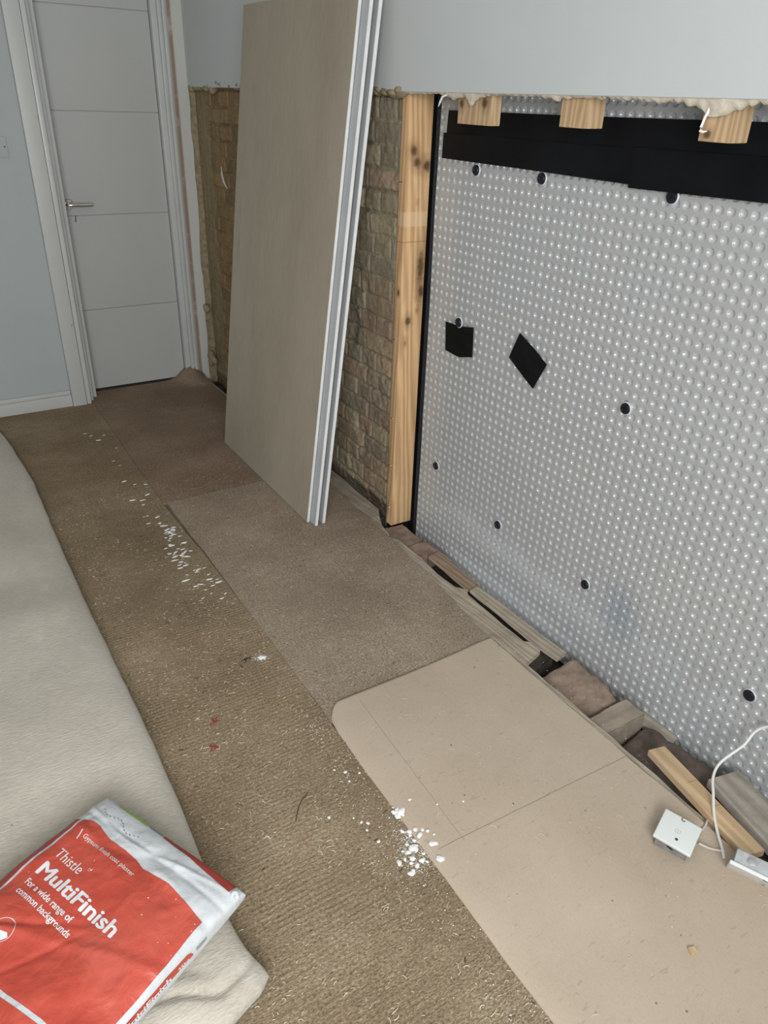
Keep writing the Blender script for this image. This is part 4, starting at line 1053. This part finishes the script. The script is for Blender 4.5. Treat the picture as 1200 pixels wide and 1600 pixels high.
# puckered paper ear at the far right corner of the sack
p0 = S(np.array([WC + AW - .035]), np.array([LC - AL + .035]))[0]
ear = Geo()
for k in range(1):
    pts = [Vector(p0) + Vector((.005 * math.cos(a_), .004 * math.sin(a_) - .004, .005 * math.sin(a_) - .002)) for a_ in np.linspace(0, 2 * math.pi, 18)]
    ear.tube(pts, .0045, 8)
ear.make('folded_corner', M['sack'], bag, smooth=True)

# ------------------------------------------------------------------ plaster flakes, chips and scraps
def flake_mesh(name, seed, th):
    rr = random.Random(seed); n_ = rr.choice((6, 7, 8)); el = rr.uniform(1.5, 3.4)
    poly = [((.5 + .5 * rr.random()) * math.cos(2 * math.pi * k / n_) * el, (.5 + .5 * rr.random()) * math.sin(2 * math.pi * k / n_)) for k in range(n_)]
    g_ = Geo().prism(poly, 0, th, th * .3)
    me = bpy.data.meshes.new(name); me.from_pydata(g_.v, [], g_.f); me.materials.append(M['white_plaster']); me.update()
    return me
FM = [flake_mesh('plaster_flake', 100 + k, .5) for k in range(6)]
def place_flake(x_, y_, s_, rz, lab, group, z_=.0005, name='plaster_flake', ml=None, ti=.0):
    o_ = bpy.data.objects.new(name, ml or random.choice(FM)); COL.objects.link(o_)
    o_.location = (x_, y_, z_); o_.scale = (s_, s_, s_ * .8); o_.rotation_euler = (random.uniform(-ti, ti), random.uniform(-ti, ti), rz)
    return tag(o_, lab, 'plaster flake', group)
G1 = ('small white plaster flake lying along the seam of the underlay strips', 'white plaster flakes along the underlay seam')
rr = random.Random(5)
rows = [(2.66, 4), (2.58, 9), (2.50, 14), (2.40, 12), (2.32, 12), (2.24, 8), (2.14, 10), (2.04, 4)]
for (yc, k) in rows:
    for _ in range(k):
        y_ = yc + rr.uniform(-.045, .045)
        x_ = .640 + rr.gauss(0, .026)
        place_flake(min(x_, .69), y_, rr.uniform(.0025, .0062), rr.uniform(-.5, .5), *G1)
for (x_, y_, s_) in [(.637, 3.55, .006), (.62, 3.62, .004), (.675, 3.60, .004), (.60, 3.66, .003), (.69, 3.42, .003), (.64, 3.28, .004), (.655, 3.22, .003), (.63, 3.05, .006), (.66, 3.0, .004), (.70, 2.98, .005), (.61, 2.86, .006), (.65, 2.84, .005), (.68, 2.88, .006), (.64, 2.80, .005)]:
    place_flake(x_ - .02, y_, s_, rr.uniform(-.4, .4), *G1)
def chunk(name, seed):
    rr_ = random.Random(seed); bm = bmesh.new(); bmesh.ops.create_icosphere(bm, subdivisions=2, radius=1)
    ax = (rr_.uniform(.9, 1.6), rr_.uniform(.7, 1.0), rr_.uniform(.45, .7))
    for v_ in bm.verts:
        k = 1 + rr_.uniform(-.16, .16); v_.co = Vector((v_.co.x * ax[0] * k, v_.co.y * ax[1] * k, max(v_.co.z * ax[2] * k + .3, 0)))
    me = bpy.data.meshes.new(name); bm.to_mesh(me); bm.free(); me.materials.append(M['white_plaster']); return me
CM = [chunk('plaster_chip', 200 + k) for k in range(6)]
G2 = ('white plaster chip in the cluster at the left border of the tan board', 'white plaster chips at the tan board border')
for (x_, y_, s_) in [(.716, .907, .0060), (.687, .891, .0062), (.690, .884, .0065), (.671, .886, .0050), (.671, .868, .0055), (.639, .874, .0045), (.670, .848, .0055), (.687, .853, .0045), (.728, .873, .0062), (.735, .870, .005), (.722, .832, .0065),
                    (.704, .930, .0045), (.700, .922, .004), (.690, .940, .0035), (.737, .905, .0035), (.730, .915, .004), (.716, .925, .0045), (.655, .842, .004), (.648, .838, .005), (.662, .860, .0035), (.70, .905, .0035), (.68, .905, .0035), (.662, .895, .003), (.71, .895, .0035), (.745, .89, .0025), (.70, .866, .003), (.695, .845, .003), (.655, .875, .003), (.628, .945, .003), (.632, 1.0, .0035), (.62, 1.01, .003), (.62, .985, .0022), (.61, 1.03, .0022), (.56, 1.06, .0035), (.69, 1.14, .003), (.66, 1.16, .004), (.655, 1.13, .0025), (.64, 1.18, .002), (.75, 1.0, .0025), (.86, .93, .0022), (.80, .955, .0022)]:
    zz_ = .010 if x_ > .735 else (.006 if x_ > .71 else .0)
    place_flake(x_, y_, s_ * 1.3, rr.uniform(0, 6.28), *G2, z_=zz_, name='plaster_chip', ml=random.choice(CM))
def heap(name, x_, y_, z_, r, n_, lab, seed):
    rr_ = random.Random(seed); g_ = Geo()
    for k in range(n_):
        d_ = abs(rr_.gauss(0, .5)); a_ = rr_.uniform(0, 6.28); s_ = rr_.uniform(.10, .32) * r * (1.2 - min(d_, 1) * .7)
        bm = bmesh.new(); bmesh.ops.create_icosphere(bm, subdivisions=1, radius=1)
        cx_, cy_ = x_ + d_ * r * math.cos(a_) * 1.25, y_ + d_ * r * math.sin(a_) * .8
        for v_ in bm.verts: v_.co = Vector((cx_ + v_.co.x * s_ * rr_.uniform(.8, 1.2), cy_ + v_.co.y * s_ * rr_.uniform(.8, 1.2), max(z_ + v_.co.z * s_ * .5 + s_ * .3, z_)))
        bm.verts.index_update(); g_.add([v_.co[:] for v_ in bm.verts], [[v_.index for v_ in f_.verts] for f_ in bm.faces]); bm.free()
    return tag(g_.make(name, M['white_plaster']), lab, 'plaster')
heap('plaster_lump', .714, .985, .004, .021, 90, 'largest white crumbly plaster lump on the tan board border', 1)
heap('plaster_lump', .655, 1.674, .0, .014, 80, 'small heap of white plaster powder on the ribbed underlay', 2)
# loose granules around the chips and along the seam, far too many to count
g = Geo()
def grain(x_, y_, z_, s_):
    o_ = [(1, 0, 0), (-1, 0, 0), (0, 1, 0), (0, -1, 0), (0, 0, 1), (0, 0, -.3)]
    g.add([(x_ + a_ * s_ * rr.uniform(.6, 1.4), y_ + b_ * s_ * rr.uniform(.6, 1.4), z_ + c_ * s_ * .7) for a_, b_, c_ in o_], [(0, 2, 4), (2, 1, 4), (1, 3, 4), (3, 0, 4), (2, 0, 5), (1, 2, 5), (3, 1, 5), (0, 3, 5)])
for _ in range(520):
    x_, y_ = rr.gauss(.690, .022), rr.gauss(.885, .040); grain(x_, y_, .006 if x_ > .715 else .001, rr.uniform(.0006, .0016))
for _ in range(120):
    grain(rr.gauss(.650, .014), rr.gauss(1.674, .014), .001, rr.uniform(.0005, .0014))
for _ in range(260):
    y_ = rr.uniform(1.0, 2.7); grain(min(.705, rr.gauss(.645 + (.02 if y_ < 1.9 else 0), .03)), y_, .001, rr.uniform(.0006, .0016))
for _ in range(240):
    y_ = rr.uniform(.45, 1.4); grain(rr.gauss(.66, .035), y_, .001, rr.uniform(.0006, .0018))
for _ in range(60): grain(rr.uniform(.75, 1.3), rr.uniform(.4, 1.3), .0105, rr.uniform(.0006, .0013))
for _ in range(40): grain(rr.uniform(.72, 1.34), rr.uniform(1.4, 2.6), .001, rr.uniform(.0006, .0012))
for _ in range(60): grain(rr.uniform(1.32, 1.40), rr.uniform(.7, 2.1), .0005, rr.uniform(.0007, .0016))
tag(g.make('plaster_crumbs', M['white_plaster']), 'fine white plaster crumbs sprinkled over the floor', 'plaster crumbs', kind='stuff')
# pale curled fibres
g = Geo()
def fibre(x_, y_, z_, L, r_):
    a_ = rr.gauss(0, .7); cv = rr.uniform(-2.2, 2.2); p = [];
    px, py = x_, y_
    for k in range(5):
        p.append((px, py, z_ + (.0016 if k in (1, 2, 3) else 0))); px += math.cos(a_) * L / 4; py += math.sin(a_) * L / 4; a_ += cv / 4
    g.tube(p, r_, 3, False)
for _ in range(2300):
    y_ = .35 + (rr.random() ** 1.5) * 2.6; x_ = rr.uniform(.22, .70)
    if vnoise(np.array([x_ * 9]), np.array([y_ * 9]), 3)[0] < rr.uniform(.1, .75): continue
    fibre(x_, y_, .001, rr.uniform(.0025, .011) * (1.5 if rr.random() < .08 else 1), rr.uniform(.0003, .00065))
for _ in range(450): fibre(rr.uniform(.72, 1.33), rr.uniform(1.4, 3.0), .001, rr.uniform(.004, .012), rr.uniform(.0003, .0005))
for _ in range(70): fibre(rr.uniform(.74, 1.30), rr.uniform(.35, 1.35), .0108, rr.uniform(.006, .02), rr.uniform(.0003, .00045))
for (x_, y_) in [(.38, 1.42), (.42, 1.40), (.50, 1.0), (.55, .78), (.62, .62), (.45, .62), (.52, .98), (.40, 1.1), (.60, .52)]:
    for _ in range(3): fibre(x_ + rr.gauss(0, .010), y_ + rr.gauss(0, .010), .0015, rr.uniform(.012, .022), .0006)
tag(g.make('underlay_fibres', M['fibre']), 'pale loose fibres scattered over the underlay', 'fibres', kind='stuff')
g = Geo()
for _ in range(170):
    x_, y_ = rr.uniform(.25, 1.32), rr.uniform(.35, 3.4)
    if x_ > .72 and y_ < 1.42: continue
    fibre(x_, y_, .001, rr.uniform(.004, .014), rr.uniform(.0005, .0010))
tag(g.make('dark_fluff', M['dark_fibre']), 'small dark bits of fluff scattered over the underlay', 'fluff', kind='stuff')
def scrap(name, lab, pts, r_, mat, n_=5, spread=.01, L=.02):
    global g
    g = Geo()
    for (x_, y_, z_) in pts:
        for _ in range(n_): fibre(x_ + rr.gauss(0, spread), y_ + rr.gauss(0, spread), z_, L * rr.uniform(.6, 1.3), r_)
    return tag(g.make(name, mat), lab, 'scrap')
scrap('red_fluff', 'upper red scrap of fluff on the ribbed underlay near the carpet', [(.435, 1.495, .001)], .0011, M['red_fluff'], 8, .006, .014)
scrap('red_fluff', 'lower red scrap of fluff on the ribbed underlay near the carpet', [(.400, 1.405, .001)], .0011, M['red_fluff'], 8, .006, .014)
scrap('dark_scrap', 'black scrap beside the small heap of plaster powder', [(.60, 1.672, .001)], .0012, M['dark_fibre'], 7, .009, .02)
scrap('dark_scrap', 'black scrap of fluff near the bottom edge of the ribbed underlay', [(.655, .452, .001)], .0014, M['dark_fibre'], 8, .008, .018)
g = Geo().tube(bez([(.487, 1.09, .002), (.505, 1.115, .003), (.525, 1.135, .003), (.55, 1.15, .002)]), .0009, 6)
tag(g.make('dark_thread', M['dark_fibre']), 'thin black curved thread in the middle of the ribbed underlay', 'thread')
slab_thing('wood_chip', [(1.035, .408), (1.048, .402), (1.043, .389), (1.03, .394)], .0095, .016, M['offcut'], 'tiny pale wood chip on the tan board near the bottom', 'wood chip', 0, zero=False)
